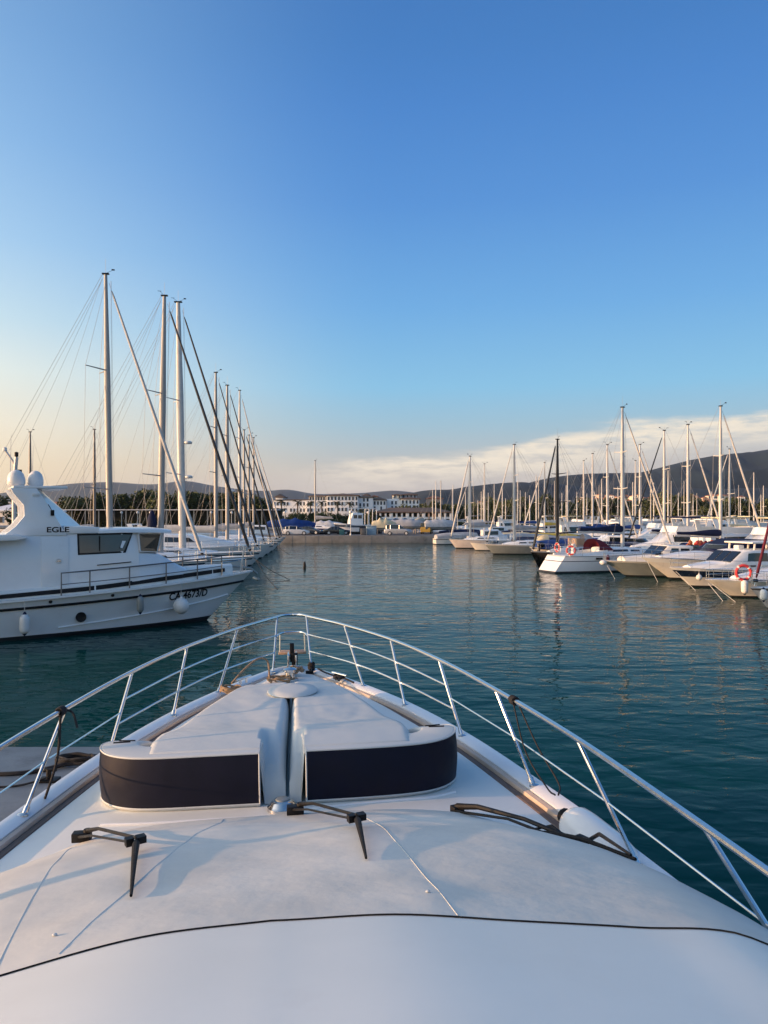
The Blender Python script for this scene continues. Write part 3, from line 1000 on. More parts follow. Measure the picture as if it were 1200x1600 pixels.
# ------------------------------------------------------------------ boat building (boats point along +X, port is +Y)
class Hull:
    def __init__(self, L, B, fb, fs, stern=0.75, rake=1.4, tr=0.3, flare=0.6, peak=0.45, p=1.8, fpow=0.8, n=22, sheer_pow=1.8):
        self.__dict__.update(L=L, B=B, fb=fb, fs=fs, stern=stern, rake=rake, tr=tr, flare=flare, peak=peak, p=p, fpow=fpow, n=n, sp=sheer_pow)

    def hb(self, s):
        if s < self.peak:
            return self.B / 2 * (self.stern + (1 - self.stern) * math.sin(math.pi / 2 * s / self.peak))
        return self.B / 2 * max(0.0, 1 - ((s - self.peak) / (1 - self.peak)) ** self.p) ** 0.85

    def s_of(self, x):
        return (x + self.L / 2) / self.L

    def zs(self, s):
        return self.fs + (self.fb - self.fs) * max(0, s) ** self.sp

    def pt(self, s, f, side=-1):
        """f = 0 at the sheer, 1 at the waterline, up to 1.3 below it."""
        x = -self.L / 2 + self.L * s
        xw = x - self.rake * s ** 5 + self.tr * (1 - s) ** 8
        h = self.hb(s)
        yw = h * (0.94 - (0.94 - self.flare) * s ** 1.5)
        k = min(f, 1.0)
        y = h + (yw - h) * k ** self.fpow
        z = self.zs(s) * (1 - f) if f <= 1 else -(f - 1) * 1.5
        if f > 1:
            y *= 1 - (f - 1) * 1.4
            xw -= self.rake * s ** 5 * (f - 1) * 0.8
        return Vector((x + (xw - x) * k, side * y, z))

    def build(self, root, topm, bands=(), anti=None, strake=None, deckm=None, name='hull'):
        """bands: (f0, f1, material) painted bands of the topsides."""
        brk = {0.0, 0.07, 0.2, 0.4, 0.6, 0.8, 0.90, 1.0, 1.25}
        for f0, f1, _ in bands:
            brk |= {f0, f1}
        fs_ = sorted(brk)
        mats = [topm, anti or ANTIF] + [b[2] for b in bands]
        mis = []
        for a, b in zip(fs_, fs_[1:]):
            mid = (a + b) / 2
            mi = 1 if mid > 0.90 else 0
            for k, (f0, f1, _) in enumerate(bands):
                if f0 <= mid <= f1:
                    mi = 2 + k
            mis.append(mi)
        m = MB()
        S = [1 - (1 - i / self.n) ** 1.35 for i in range(self.n + 1)]
        for side in (-1, 1):
            m.loft([[self.pt(s, f, side) for f in fs_] for s in S], mis=mis)
        m.loft([[self.pt(0, f, -1) for f in fs_], [self.pt(0, f, 1) for f in fs_]], mis=mis)
        hull = m.build(name, mats, root, angle=40)
        m = MB()
        rows = []
        for s in S:
            h = max(self.hb(s) - 0.015, 0.0)
            x = -self.L / 2 + self.L * s - (0.01 if s > 0.99 else 0)
            rows.append([(x, h * k / 4.0, self.zs(s) - 0.03 + 0.04 * h * (1 - (k / 4.0) ** 2)) for k in range(-4, 5)])
        m.loft(rows)
        m.build('deck', deckm or DECKW, root, angle=60)
        if strake:
            m = MB()
            for side in (-1, 1):
                m.tube([self.pt(s, strake[0], side) + Vector((0, side * 0.01, 0)) for s in S], strake[1], 6)
            m.tube([self.pt(0, strake[0], -1), self.pt(0, strake[0], 1)], strake[1], 6)
            m.build('rubbing_strake', strake[2], root)
        return hull

    def edge(self, x, side=-1, inset=0.06, dz=0.0):
        s = self.s_of(x)
        return Vector((x, side * max(0.0, self.hb(s) - inset), self.zs(s) + dz))


class House:
    """superstructure from sections (x, half width at foot, half width at top, z foot, z top)"""

    def __init__(self, secs, r=0.08):
        self.secs, self.r = secs, r

    def sec(self, x):
        S = self.secs
        if x <= S[0][0]:
            return S[0]
        for a, b in zip(S, S[1:]):
            if x <= b[0]:
                t = (x - a[0]) / (b[0] - a[0]) if b[0] > a[0] else 0
                return tuple(p + (q - p) * t for p, q in zip(a, b))
        return S[-1]

    def side(self, x, f, side=-1, off=0.0):
        _, wb, wt, z0, z1 = self.sec(x)
        return Vector((x, side * (wb + (wt - wb) * f + off), z0 + (z1 - z0) * f))

    def build(self, name, m_, root, camber=0.05, label=None, angle=40):
        rows = []
        for x, wb, wt, z0, z1 in self.secs:
            r = min(self.r, (z1 - z0) * 0.45, max(wt, 0.02) * 0.5)
            half = [(wb, z0), (wb + (wt - wb) * 0.5, z0 + (z1 - z0) * 0.5), (wt + (wb - wt) * r / max(0.01, z1 - z0), z1 - r), (wt - r * 0.3, z1 - r * 0.3), (wt - r, z1), (wt * 0.5, z1 + camber * 0.75), (0.0, z1 + camber)]
            rows.append([Vector((x, -y, z)) for y, z in half] + [Vector((x, y, z)) for y, z in reversed(half[:-1])])
        return MB().loft(rows, cap0=True, cap1=True).build(name, m_, root, angle=angle, label=label)

    def window(self, root, x0, x1, f0, f1, side=-1, slant0=0.0, slant1=0.0, glass=None, frame=None, rim=0.03, name='window', n=6):
        """a pane on the side wall with a frame round it; slants shift the upper edge in x"""
        g = glass or GLASSD

        def patch(e, off, mt, nm, par):
            rows = []
            hz = (x1 - x0)
            for k in range(n + 1):
                t = k / n
                xb = x0 - e + (x1 - x0 + 2 * e) * t
                xt = x0 + slant0 - e + (x1 + slant1 - x0 - slant0 + 2 * e) * t
                z0, z1 = self.sec((x0 + x1) / 2)[3:5]
                ef = e / max(0.05, z1 - z0)
                rows.append([self.side(xb, f0 - ef, side, off), self.side(xt, f1 + ef, side, off), self.side(xt, f1 + ef, side, off - 0.05), self.side(xb, f0 - ef, side, off - 0.05)])
            return MB().loft(rows, closed=True, cap0=True, cap1=True).build(nm, mt, par)
        if frame:
            w_ = patch(rim, 0.008, frame, name, root)
            patch(0.0, 0.014, g, 'pane', w_)
        else:
            w_ = patch(0.0, 0.01, g, name, root)
        return w_


def slab(corners, th, name, mt, root, rim=None, rim_m=None):
    """a pane through four corners (p00, p10, p11, p01), th thick, with an optional frame"""
    c = [Vector(p) for p in corners]
    nrm = (c[1] - c[0]).cross(c[3] - c[0]).normalized()

    def one(cc, o0, o1, nm, mt_, par):
        vs_ = [p + nrm * o0 for p in cc] + [p + nrm * o1 for p in cc]
        return MB().add(vs_, [(0, 1, 2, 3), (7, 6, 5, 4), (0, 4, 5, 1), (1, 5, 6, 2), (2, 6, 7, 3), (3, 7, 4, 0)]).build(nm, mt_, par)
    if rim:
        ctr = sum(c, Vector()) / 4
        big = [p + (p - ctr).normalized() * rim for p in c]
        fr = one(big, -th, th, name, rim_m, root)
        one(c, th, th * 1.8, 'pane', mt, fr)
        return fr
    return one(c, -th, th, name, mt, root)


def railing(root, pts, h, n_mid=1, r=0.013, mt=None, every=None, name='guard_rail', closed_ends=True):
    """guard rail along deck points; the rail is a part, each stanchion a part of it"""
    pts = [Vector(p) for p in pts]
    topp = [p + Vector((0, 0, h)) for p in pts]
    m = MB()
    line = ([pts[0]] if closed_ends else []) + topp + ([pts[-1]] if closed_ends else [])
    m.tube(line, r, 6)
    rl = m.build(name, mt or STEEL, root)
    for k in range(n_mid):
        f = (k + 1) / (n_mid + 1)
        MB().tube([p + Vector((0, 0, h * f)) for p in pts], r * 0.6, 5).build('mid_rail', mt or STEEL, rl)
    proto = None
    for p in (pts[1:-1] if closed_ends else pts):
        if proto is None:
            proto = MB().tube([(0, 0, 0), (0, 0, h)], r * 0.9, 6).mesh('stanchion', mt or STEEL)
        o = link('stanchion', proto, rl)
        o.location = p
    return rl


def rig(root, mx, H, zdeck, hull, mast_m, rad=(0.16, 0.11), spreaders=(0.42, 0.68), spr_len=0.9, bow_x=None, furl=None, furl_r=0.06, back=True, detail=2, boom=None, rake=0.0, frac=0.97, radar=None, wire=0.009, sweep=0.22):
    """mast with spreaders, shrouds, forestay with furled sail, backstay and boom"""
    L = hull.L
    def mp(z):
        return Vector((mx - rake * (z - zdeck) / H, 0, z))
    m = MB()
    rows = []
    for k in range(9):
        z = zdeck + (H - zdeck) * k / 8
        tp = 1.0 if k < 6 else (1 - 0.16 * (k - 5))
        c = mp(z)
        rows.append([c + Vector((rad[0] * tp * math.cos(2 * math.pi * j / 12), rad[1] * tp * math.sin(2 * math.pi * j / 12), 0)) for j in range(12)])
    m.loft(rows, closed=True, cap0=True, cap1=True)
    mast = m.build('mast', mast_m, root)
    s = hull.s_of(mx)
    chain = max(hull.hb(s) - 0.12, 0.3)
    tips = {-1: [], 1: []}
    for f in spreaders:
        z = zdeck + (H - zdeck) * f
        ln = spr_len * (1.1 - 0.35 * f)
        for sg in (-1, 1):
            a, b = mp(z), mp(z + 0.05) + Vector((-ln * sweep, sg * ln, 0.02))
            MB().tube([a, b], [0.045, 0.028], 6).build('spreader', mast_m, mast)
            tips[sg].append(b)
    if detail >= 1:
        for sg in (-1, 1):
            base = Vector((mx - 0.15, sg * chain, hull.zs(s)))
            MB().tube([base] + tips[sg] + [mp(zdeck + (H - zdeck) * frac)], wire, 4).build('shroud', WIRE, mast)
            if tips[sg] and detail >= 2:
                MB().tube([base + Vector((0.3, 0, 0)), mp(zdeck + (H - zdeck) * spreaders[0])], wire, 4).build('shroud', WIRE, mast)
    if detail >= 2:
        for sg in (-1, 1):
            MB().tube([Vector((mx - 2.2, sg * (chain - 0.05), hull.zs(s))), mp(zdeck + (H - zdeck) * 0.64)], wire * 0.8, 4).build('runner', WIRE, mast)
            MB().tube([Vector((-L / 2 + 0.3, sg * hull.hb(0) * 0.9, hull.zs(0))), mp(H) - Vector((rad[0], 0, 0.3))], wire * 0.8, 4).build('backstay', WIRE, mast)
            MB().tube([mp(zdeck + 1.2) + Vector((rad[0] + 0.05 + 0.04 * sg, 0.05 * sg, 0)), mp(H - 0.4) + Vector((rad[0] + 0.12, 0.05 * sg, 0))], wire * 0.8, 4).build('halyard', WIRE, mast)
        MB().tube([Vector((mx - 0.36 * L, 0, zdeck + 1.35)), mp(H - 0.2) - Vector((rad[0], 0, 0))], wire * 0.7, 4).build('topping_lift', WIRE, mast)
    bx = L / 2 - 0.25 if bow_x is None else bow_x
    bs = Vector((bx, 0, hull.zs(hull.s_of(bx)) + 0.05))
    tp = mp(zdeck + (H - zdeck) * frac) + Vector((rad[0], 0, 0))
    if furl is not None:
        st = MB().tube([bs, bs.lerp(tp, 0.03)], wire * 1.5, 6).tube([bs.lerp(tp, 0.97), tp], wire * 1.2, 5)
        sto = st.build('forestay', STEEL, mast)
        k = [bs.lerp(tp, q) for q in (0.03, 0.05, 0.3, 0.7, 0.95, 0.97)]
        MB().tube(k, [furl_r * 0.6, furl_r * 1.15, furl_r * 1.1, furl_r * 0.85, furl_r * 0.6, furl_r * 0.3], 8).build('furled_sail', furl, sto)
        MB().lathe([(0.09, -0.06), (0.11, -0.04), (0.11, 0.05), (0.08, 0.07)], 10, bs.lerp(tp, 0.02)).build('furling_drum', BLACK, sto)
    else:
        MB().tube([bs, tp], wire, 4).build('forestay', WIRE, mast)
    if back:
        a = mp(H) - Vector((rad[0], 0, 0))
        if detail >= 2:
            sp = mp(zdeck) + (Vector((-L / 2 + 0.2, 0, hull.zs(0) + 2.6)) - mp(zdeck))
            sp = Vector((-L / 2 + 0.9, 0, hull.zs(0) + 3.0))
            MB().tube([a, sp], wire, 4).build('backstay', WIRE, mast)
            for sg in (-1, 1):
                MB().tube([sp, Vector((-L / 2 + 0.15, sg * hull.hb(0) * 0.8, hull.zs(0)))], wire, 4).build('backstay', WIRE, mast)
        else:
            MB().tube([a, Vector((-L / 2 + 0.15, 0, hull.zs(0)))], wire, 4).build('backstay', WIRE, mast)
    if detail >= 1:
        t = mp(H)
        m = MB().tube([t, t + Vector((0.0, 0, 0.9 if detail >= 2 else 0.5))], 0.008, 4)
        m.build('aerial', WIRE, mast)
        q = int(abs(mx * 37 + H * 91 + L * 13)) % 4
        m = MB().box(t + Vector((0, 0, 0.03)), (rad[0] * 2.1, rad[1] * 1.5, 0.07))
        if q != 1:
            m.tube([t + Vector((0, 0, 0.05)), t + Vector((0.30 + 0.05 * q, 0.05, 0.26))], 0.010, 4).box(t + Vector((0.33 + 0.05 * q, 0.05, 0.29)), (0.18, 0.02, 0.08), 0.4)
        if q != 2:
            m.tube([t + Vector((-0.05, 0, 0.06)), t + Vector((-0.22 - 0.04 * q, -0.1, 0.28))], 0.010, 4).box(t + Vector((-0.26 - 0.04 * q, -0.1, 0.30)), (0.24, 0.02, 0.025), 0.2)
        m.build('masthead_gear', BLACK, mast)
    if radar:
        for f in radar:
            c = mp(zdeck + (H - zdeck) * f) + Vector((rad[0] + 0.28, 0, 0))
            m = MB().lathe([(0.0, -0.1), (0.24, -0.1), (0.29, -0.04), (0.29, 0.04), (0.2, 0.11), (0.0, 0.13)], 16, c)
            m.box(c - Vector((0.2, 0, 0.1)), (0.45, 0.08, 0.04))
            m.build('radar_dome', WHITEP, mast)
    if boom:
        bl, bz, bm_, cov = boom
        z = zdeck + bz
        e = Vector((mx - rad[0] - bl, 0, z + 0.12))
        bo = MB().tube([Vector((mx - rad[0], 0, z)), e], 0.075, 8).build('boom', bm_, mast)
        if cov is not None:
            rows = []
            for k in range(11):
                t = k / 10
                c = Vector((mx - rad[0] + 0.12 - (bl - 0.1) * t, 0, z + 0.10 + 0.12 * t))
                hh = 0.42 * (1 - 0.62 * t) + 0.03 * math.sin(7 * t)
                ww = 0.17 * (1 - 0.35 * t)
                rows.append([c + Vector((0, ww * math.cos(a), hh * 0.5 + hh * 0.62 * math.sin(a) * (1.0 if math.sin(a) < 0 else 1.1))) for a in [2 * math.pi * j / 10 for j in range(10)]])
            MB().loft(rows, closed=True, cap0=True, cap1=True).build('sail_cover', cov, bo)
    return mast


def fender_thing(p, label, r=0.13, h=0.62, mt=None, hang=0.9, group=None, ball=False, yaw=0.0):
    """a fender hanging on its rope from the point p (its rope's upper end)"""
    t = thing('fender', label, 'fender', (p[0], p[1], p[2]), yaw, group)
    if ball:
        m = MB().ball((0, 0, -hang - r), r, (1, 1, 1.05), 18, 10).lathe([(0.06, 0), (0.05, 0.09), (0.03, 0.12)], 10, (0, 0, -hang - 0.06))
    else:
        z = -hang - h
        m = MB().lathe([(0.0, z), (r * 0.5, z + 0.02), (r * 0.92, z + 0.09), (r, z + 0.16), (r, z + h - 0.16), (r * 0.9, z + h - 0.08), (r * 0.45, z + h), (0.0, z + h + 0.02)], 14)
    m.build('bladder', mt or WHITEP, t, angle=60)
    if not ball:
        MB().lathe([(r * 0.5, z + h - 0.02), (r * 0.3, z + h + 0.05), (0.02, z + h + 0.09)], 10).build('eye', NAVYC, t)
        MB().lathe([(0.02, z - 0.06), (r * 0.3, z - 0.03), (r * 0.55, z + 0.035)], 10).build('eye', NAVYC, t)
    MB().tube([(0, 0, 0.02), (0, 0, -hang)], 0.011, 5).build('rope', ROPEW, t)
    return t


def world_pt(root, p):
    M = Matrix.Translation(root.location) @ Matrix.Rotation(root.rotation_euler[2], 4, 'Z')
    return M @ Vector(p)


def sailboat(label, loc, rz, L=11.5, B=3.7, fb=1.35, fs=1.05, H=16.0, mx=0.7, topm=None, bands=None, mast_m=None, rad=(0.15, 0.10), furl=None, furl_r=0.07, boom_cov=None, hood=None, bimini=None, detail=2, group=None, win=True, spread=(0.42, 0.68), radar=None, rake=0.0, cat='sailboat', deckm=None, back=True, tr=0.5, name='sailboat', anti=None, wheel=True, spr_len=0.9, stern=0.72, wire=0.009, sweep=0.22):
    root = thing(name, label, cat, (loc[0], loc[1], 0), rz, group)
    topm = topm or GEL
    hl = Hull(L, B, fb, fs, stern=stern, rake=0.10 * L, tr=tr, flare=0.45, peak=0.42, p=1.7, fpow=1.2)
    hl.build(root, topm, bands if bands is not None else ((0.10, 0.16, BLUEH),), anti, (0.035, 0.022, ALU) if detail >= 2 else None, deckm)
    zc = hl.zs(0.55)
    secs = [(-0.16 * L, B * 0.27, B * 0.23, hl.zs(.34) - 0.02, zc + 0.46), (0.0, B * 0.29, B * 0.24, hl.zs(.5) - 0.02, zc + 0.46), (0.12 * L, B * 0.25, B * 0.20, hl.zs(.62) - 0.02, zc + 0.40), (0.22 * L, B * 0.18, B * 0.13, hl.zs(.72) - 0.02, zc + 0.26), (0.29 * L, B * 0.10, B * 0.05, hl.zs(.79) - 0.03, hl.zs(.79) + 0.06)]
    ho = House(secs, 0.09)
    cabin = ho.build('coachroof', GEL, root)
    if win and detail >= 1:
        for sg in (-1, 1):
            ho.window(cabin, -0.11 * L, 0.02 * L, 0.42, 0.75, sg, 0.1, -0.05)
            ho.window(cabin, 0.04 * L, 0.13 * L, 0.42, 0.72, sg, 0.05, -0.12)
    if detail >= 2:
        for k in range(2):
            MB().box((0.06 * L + k * 0.1 * L, 0, ho.sec(0.06 * L + k * 0.1 * L)[4] + 0.065), (0.5, 0.5, 0.05)).build('deck_hatch', GLASSG, cabin, bevel=0.012)
    # cockpit: coamings, well, wheel
    m = MB()
    for sg in (-1, 1):
        rows = []
        for k in range(7):
            x = -0.46 * L + 0.30 * L * k / 6
            y = sg * min(B * 0.27, hl.hb(hl.s_of(x)) - 0.25)
            z0 = hl.zs(hl.s_of(x)) - 0.04
            hgt = 0.16 + 0.24 * (k / 6) ** 1.5
            rows.append([(x, y + sg * 0.12, z0), (x, y + sg * 0.09, z0 + hgt), (x, y - sg * 0.05, z0 + hgt), (x, y - sg * 0.08, z0)])
        m.loft(rows, closed=True, cap0=True, cap1=True)
    m.build('cockpit_coaming', GEL, root)
    if detail >= 2 and wheel:
        zc0 = hl.zs(0.1)
        M = Matrix.Rotation(R(90), 3, 'Y')
        m = MB().tube([(-0.38 * L, 0.42 * math.cos(a), zc0 + 0.75 + 0.42 * math.sin(a)) for a in [2 * math.pi * j / 20 for j in range(20)]], 0.018, 6, closed=True)
        for j in range(6):
            a = math.pi * j / 3
            m.tube([(-0.38 * L, 0, zc0 + 0.75), (-0.38 * L, 0.42 * math.cos(a), zc0 + 0.75 + 0.42 * math.sin(a))], 0.009, 4)
        m.build('steering_wheel', STEEL, root)
        MB().box((-0.365 * L, 0, zc0 + 0.42), (0.22, 0.26, 0.84)).build('wheel_pedestal', GEL, root, bevel=0.03)
    if hood is not None:
        zr = zc + 0.44
        x0, x1 = -0.17 * L - 0.55, -0.17 * L + 0.75
        rows = []
        for k in range(7):
            t = k / 6
            x = x0 + (x1 - x0) * t
            hgt = 0.85 * math.cos(math.pi / 2 * max(0, t - 0.05) ** 1.5)
            rows.append([(x, B * 0.27 * math.cos(a), zr - 0.15 + max(0.02, hgt) * math.sin(a) ** 0.75) for a in [math.pi * j / 10 for j in range(11)]])
        MB().loft(rows).build('sprayhood', hood, root, angle=70)
    if bimini is not None:
        x0, x1, zb = -0.46 * L, -0.25 * L, hl.zs(0.1) + 2.15
        rows = []
        for k in range(5):
            t = k / 4
            x = x0 + (x1 - x0) * t
            rows.append([(x, B * 0.36 * math.cos(a), zb - 0.22 + 0.28 * math.sin(a) ** 0.6 + 0.05 * math.sin(math.pi * t)) for a in [math.pi * j / 8 for j in range(9)]])
        bi = MB().loft(rows).build('bimini', bimini, root, angle=70)
        for x in (x0 + 0.1, x1 - 0.1):
            MB().tube(catmull([((x0 + x1) / 2, -B * 0.36, zb - 1.75), (x, -B * 0.36, zb - 0.24), (x, 0, zb + 0.04), (x, B * 0.36, zb - 0.24), ((x0 + x1) / 2, B * 0.36, zb - 1.75)], 4), 0.014, 6).build('hoop', STEEL, bi)
    boom = (0.36 * L, 1.15, mast_m or ALU, boom_cov) if boom_cov is not None else (0.36 * L, 1.15, mast_m or ALU, None)
    rig(root, mx, H, zc + 0.40, hl, mast_m or ALU, rad, spread, spr_len, None, furl, furl_r, back, detail, boom, rake, 0.97, radar, wire, sweep)
    if detail >= 2:
        # pulpit, pushpit and lifelines
        b0 = [hl.edge(L * 0.5 - 1.6, -1), hl.edge(L * 0.5 - 0.7, -1), hl.edge(L * 0.5 - 0.12, -1), hl.edge(L * 0.5 - 0.12, 1), hl.edge(L * 0.5 - 0.7, 1), hl.edge(L * 0.5 - 1.6, 1)]
        railing(root, b0, 0.62, 1, 0.014, name='pulpit')
        s0 = [hl.edge(-L * 0.5 + 1.3, -1), hl.edge(-L * 0.5 + 0.25, -1), hl.edge(-L * 0.5 + 0.25, 1), hl.edge(-L * 0.5 + 1.3, 1)]
        railing(root, s0, 0.62, 1, 0.014, name='pushpit')
        for sg in (-1, 1):
            xs = [-L * 0.5 + 1.3 + (L - 2.9) * k / 5 for k in range(6)]
            railing(root, [hl.edge(x, sg) for x in xs], 0.6, 1, 0.008, name='lifeline')
    return root, hl, ho


def motorboat(label, loc, rz, L=9.0, B=3.0, fb=1.25, fs=0.95, topm=None, bands=(), secs=None, windows=(), front=None, canopy=None, rails=True, strake=None, group=None, cat='motorboat', name='motorboat', detail=2, anti=None, arch=False, cabin_m=None, flare=0.55, stern=0.85, rake=None, screen=None, deckm=None, roof_box=None):
    root = thing(name, label, cat, (loc[0], loc[1], 0), rz, group)
    hl = Hull(L, B, fb, fs, stern=stern, rake=rake if rake is not None else 0.13 * L, tr=0.05, flare=flare, peak=0.4, p=2.0, fpow=0.7)
    hl.build(root, topm or GEL, bands, anti, strake, deckm)
    ho = None
    if secs:
        ho = House(secs, 0.08)
        cab = ho.build('cabin', cabin_m or GEL, root)
        for w_ in windows:
            for sg in (-1, 1):
                ho.window(cab, w_[0], w_[1], w_[2], w_[3], sg, *(w_[4:6] if len(w_) > 4 else (0, 0)), frame=(w_[6] if len(w_) > 6 else None))
        if front:
            # panes of the windscreen between (x foot, z foot) and (x top, z top)
            xf, zf, xt, zt, hw0, hw1, npan = front
            for k in range(npan):
                a0, a1 = -1 + 2 * k / npan + 0.04, -1 + 2 * (k + 1) / npan - 0.04
                slab([(xf, a0 * hw0, zf), (xf, a1 * hw0, zf), (xt, a1 * hw1, zt), (xt, a0 * hw1, zt)], 0.055, 'windscreen', GLASSD, cab)
    if screen:
        # free standing raked windscreen round a cockpit: (x centre, x side, z foot, height, half width, rake)
        xc, xs_, zf, hh, hw, rk = screen
        pts = catmull([(xs_, -hw, zf), ((xs_ + xc) / 2 + 0.15, -hw * 0.82, zf), (xc, 0, zf + 0.02), ((xs_ + xc) / 2 + 0.15, hw * 0.82, zf), (xs_, hw, zf)], 5)
        up = [p + Vector((-rk, -p.y * 0.12, hh)) for p in pts]
        sc_ = MB().loft([pts, up]).build('windscreen', GLASSG, root, angle=60)
        MB().tube(up, 0.02, 6).build('screen_frame', STEEL, sc_)
    if canopy:
        mt_, x0, x1, z0, z1, hw = canopy
        rows = []
        for k in range(8):
            t = k / 7
            x = x0 + (x1 - x0) * t
            hgt = (z1 - z0) * (0.35 + 0.65 * math.sin(math.pi * min(1.0, (0.15 + 0.85 * t) * 0.72)) ** 0.8) if x1 > x0 else 0.5
            sag = 0.03 * math.sin(9 * t)
            rows.append([(x, hw * (1.0 - 0.1 * abs(t - 0.4)) * math.cos(a), z0 + (hgt + sag) * max(0.0, math.sin(a)) ** 0.55) for a in [math.pi * j / 12 for j in range(13)]])
        MB().loft(rows, cap0=True, cap1=True).build('canopy', mt_, root, angle=60)
    if arch:
        xa, za = arch
        hwb = hl.hb(hl.s_of(xa)) - 0.1
        MB().sweep(catmull([(xa + 0.5, -hwb, fs), (xa + 0.2, -hwb + 0.05, za * 0.7), (xa, -hwb * 0.75, za), (xa, hwb * 0.75, za), (xa + 0.2, hwb - 0.05, za * 0.7), (xa + 0.5, hwb, fs)], 4) if False else [(xa, -hwb * .75, za), (xa, hwb * .75, za)], [(-0.2, -0.05), (-0.2, 0.05), (0.2, 0.05), (0.2, -0.05)]).build('radar_arch', GEL, root, bevel=0.02)
        for sg in (-1, 1):
            m = MB().loft([[(xa + 0.75, sg * hwb, fs - 0.1), (xa + 1.15, sg * hwb, fs - 0.1), (xa + 1.15, sg * (hwb - 0.08), fs - 0.1), (xa + 0.75, sg * (hwb - 0.08), fs - 0.1)],
                           [(xa - 0.2, sg * hwb * .77, za + 0.04), (xa + 0.2, sg * hwb * .77, za + 0.04), (xa + 0.2, sg * (hwb * .77 - 0.08), za + 0.04), (xa - 0.2, sg * (hwb * .77 - 0.08), za + 0.04)]], closed=True, cap0=True, cap1=True)
            m.build('arch_leg', GEL, root)
    if roof_box:
        for c, s in roof_box:
            MB().box(c, s).build('roof_locker', cabin_m or GEL, root, bevel=0.04)
    if rails and detail >= 1:
        xs = [L * 0.02 + (L * 0.46) * k / 5 for k in range(6)]
        pts = [hl.edge(x, -1) for x in xs] + [hl.edge(L * 0.5 - 0.1, 0)] + [hl.edge(x, 1) for x in reversed(xs)]
        if detail >= 2:
            railing(root, pts, 0.5, 1, 0.013)
        else:
            MB().tube([p + Vector((0, 0, 0.45)) for p in pts], 0.015, 5).build('guard_rail', STEEL, root)
    return root, hl, ho


def lifebuoy(label, loc, rz, r=0.36, tube=0.075):
    t = thing('lifebuoy', label, 'lifebuoy', loc, rz)
    M = Matrix.Rotation(R(90), 3, 'X')
    pts = [M @ Vector((r * math.cos(a), r * math.sin(a), 0)) for a in [2 * math.pi * j / 28 for j in range(28)]]
    MB().tube(pts, tube, 8, closed=True).build('ring', ORANGE, t)
    for k in range(4):
        a = math.pi / 4 + math.pi / 2 * k
        pp = [M @ Vector((r * math.cos(a + d), r * math.sin(a + d), 0)) for d in (-0.13, 0, 0.13)]
        MB().tube(pp, tube * 1.06, 8).build('band', WHITEP, t)
    pts = [M @ Vector(((r + tube) * 1.08 * math.cos(a), (r + tube) * 1.08 * math.sin(a), 0)) for a in [2 * math.pi * j / 20 for j in range(20)]]
    MB().tube(pts, 0.012, 5, closed=True).build('grab_line', ROPEW, t)
    return t

# ------------------------------------------------------------------ the white patrol type boat on the left
EGH = R(29.0)
EGO = (-13.0, 28.2)
egle = thing('patrol_boat', 'white motor boat named EGLE with raked arch and two radar domes', 'motorboat', (EGO[0], EGO[1], 0), EGH)
eh = Hull(17.0, 4.8, 1.92, 1.22, stern=0.86, rake=1.9, tr=0.1, flare=0.50, peak=0.42, p=2.1, fpow=0.75, sheer_pow=1.9, n=28)
eh.build(egle, GEL, (), ANTIF, None)
m = MB()
for sg in (-1, 1):
    m.tube([eh.pt(1 - (1 - k / 26) ** 1.3, 0.20, sg) + Vector((0, sg * 0.012, 0)) for k in range(27)], 0.05, 6)
m.build('rubbing_strake', BLACK, egle)
m = MB()
for sg in (-1, 1):
    m.sweep([eh.pt(1 - (1 - k / 26) ** 1.3, 0.0, sg) for k in range(27)], [(-0.06, -0.02), (-0.06, 0.05), (0.06, 0.05), (0.06, -0.02)])
m.build('bulwark_cap', GEL, egle, angle=50)
# low chine along the bow quarter
m = MB()
for sg in (-1, 1):
    m.sweep([eh.pt(s, 0.42 + 0.62 * (1 - s) ** 0.8, sg) for s in [0.55 + 0.43 * k / 14 for k in range(15)]], [(-0.03, -0.05), (-0.03, 0.02), (0.05, -0.03)])
m.build('spray_rail', GEL, egle)
# raised foredeck trunk with a black strip round it painting the shade inside the bulwark
tr_ = House([(-8.2, 1.95, 1.93, 1.1, 1.52), (-2.0, 2.02, 1.98, 1.15, 1.62), (2.0, 1.95, 1.88, 1.3, 1.85), (4.8, 1.45, 1.35, 1.5, 2.08), (6.6, 0.85, 0.75, 1.65, 2.20), (7.6, 0.3, 0.22, 1.75, 2.22)], 0.06)
tr_.build('trunk_deck', DECKW, egle)
m = MB()
for sg in (-1, 1):
    rows = []
    for k in range(20):
        x = -8.0 + 15.2 * k / 19
        z1 = tr_.sec(x)[4] - 0.16
        rows.append([tr_.side(x, 0.54, sg, -0.03), tr_.side(x, 0.54, sg, 0.03), tr_.side(x, 0.82, sg, 0.03), tr_.side(x, 0.82, sg, -0.03)])
    m.loft(rows, closed=True, cap0=True, cap1=True)
m.build('gap_shade_strip', BLACK, egle)  # black colour stands in for the shaded bulwark gap
# deckhouse and wheelhouse
dh = House([(-8.0, 1.72, 1.62, 1.5, 3.30), (-1.6, 1.72, 1.62, 1.55, 3.38), (-0.9, 1.72, 1.60, 1.6, 3.62), (3.0, 1.70, 1.52, 1.8, 3.66), (3.6, 1.66, 1.40, 1.85, 3.64)], 0.07)
house = dh.build('deckhouse', GEL, egle, 0.04)
# sloping front of the wheelhouse down to the foredeck
fr = House([(3.55, 1.66, 1.50, 1.85, 2.92), (4.4, 1.55, 1.30, 1.95, 2.80), (5.3, 1.25, 0.85, 2.0, 2.30), (5.7, 1.0, 0.6, 2.0, 2.14)], 0.08)
fr.build('wheelhouse_front', GEL, egle, 0.03)
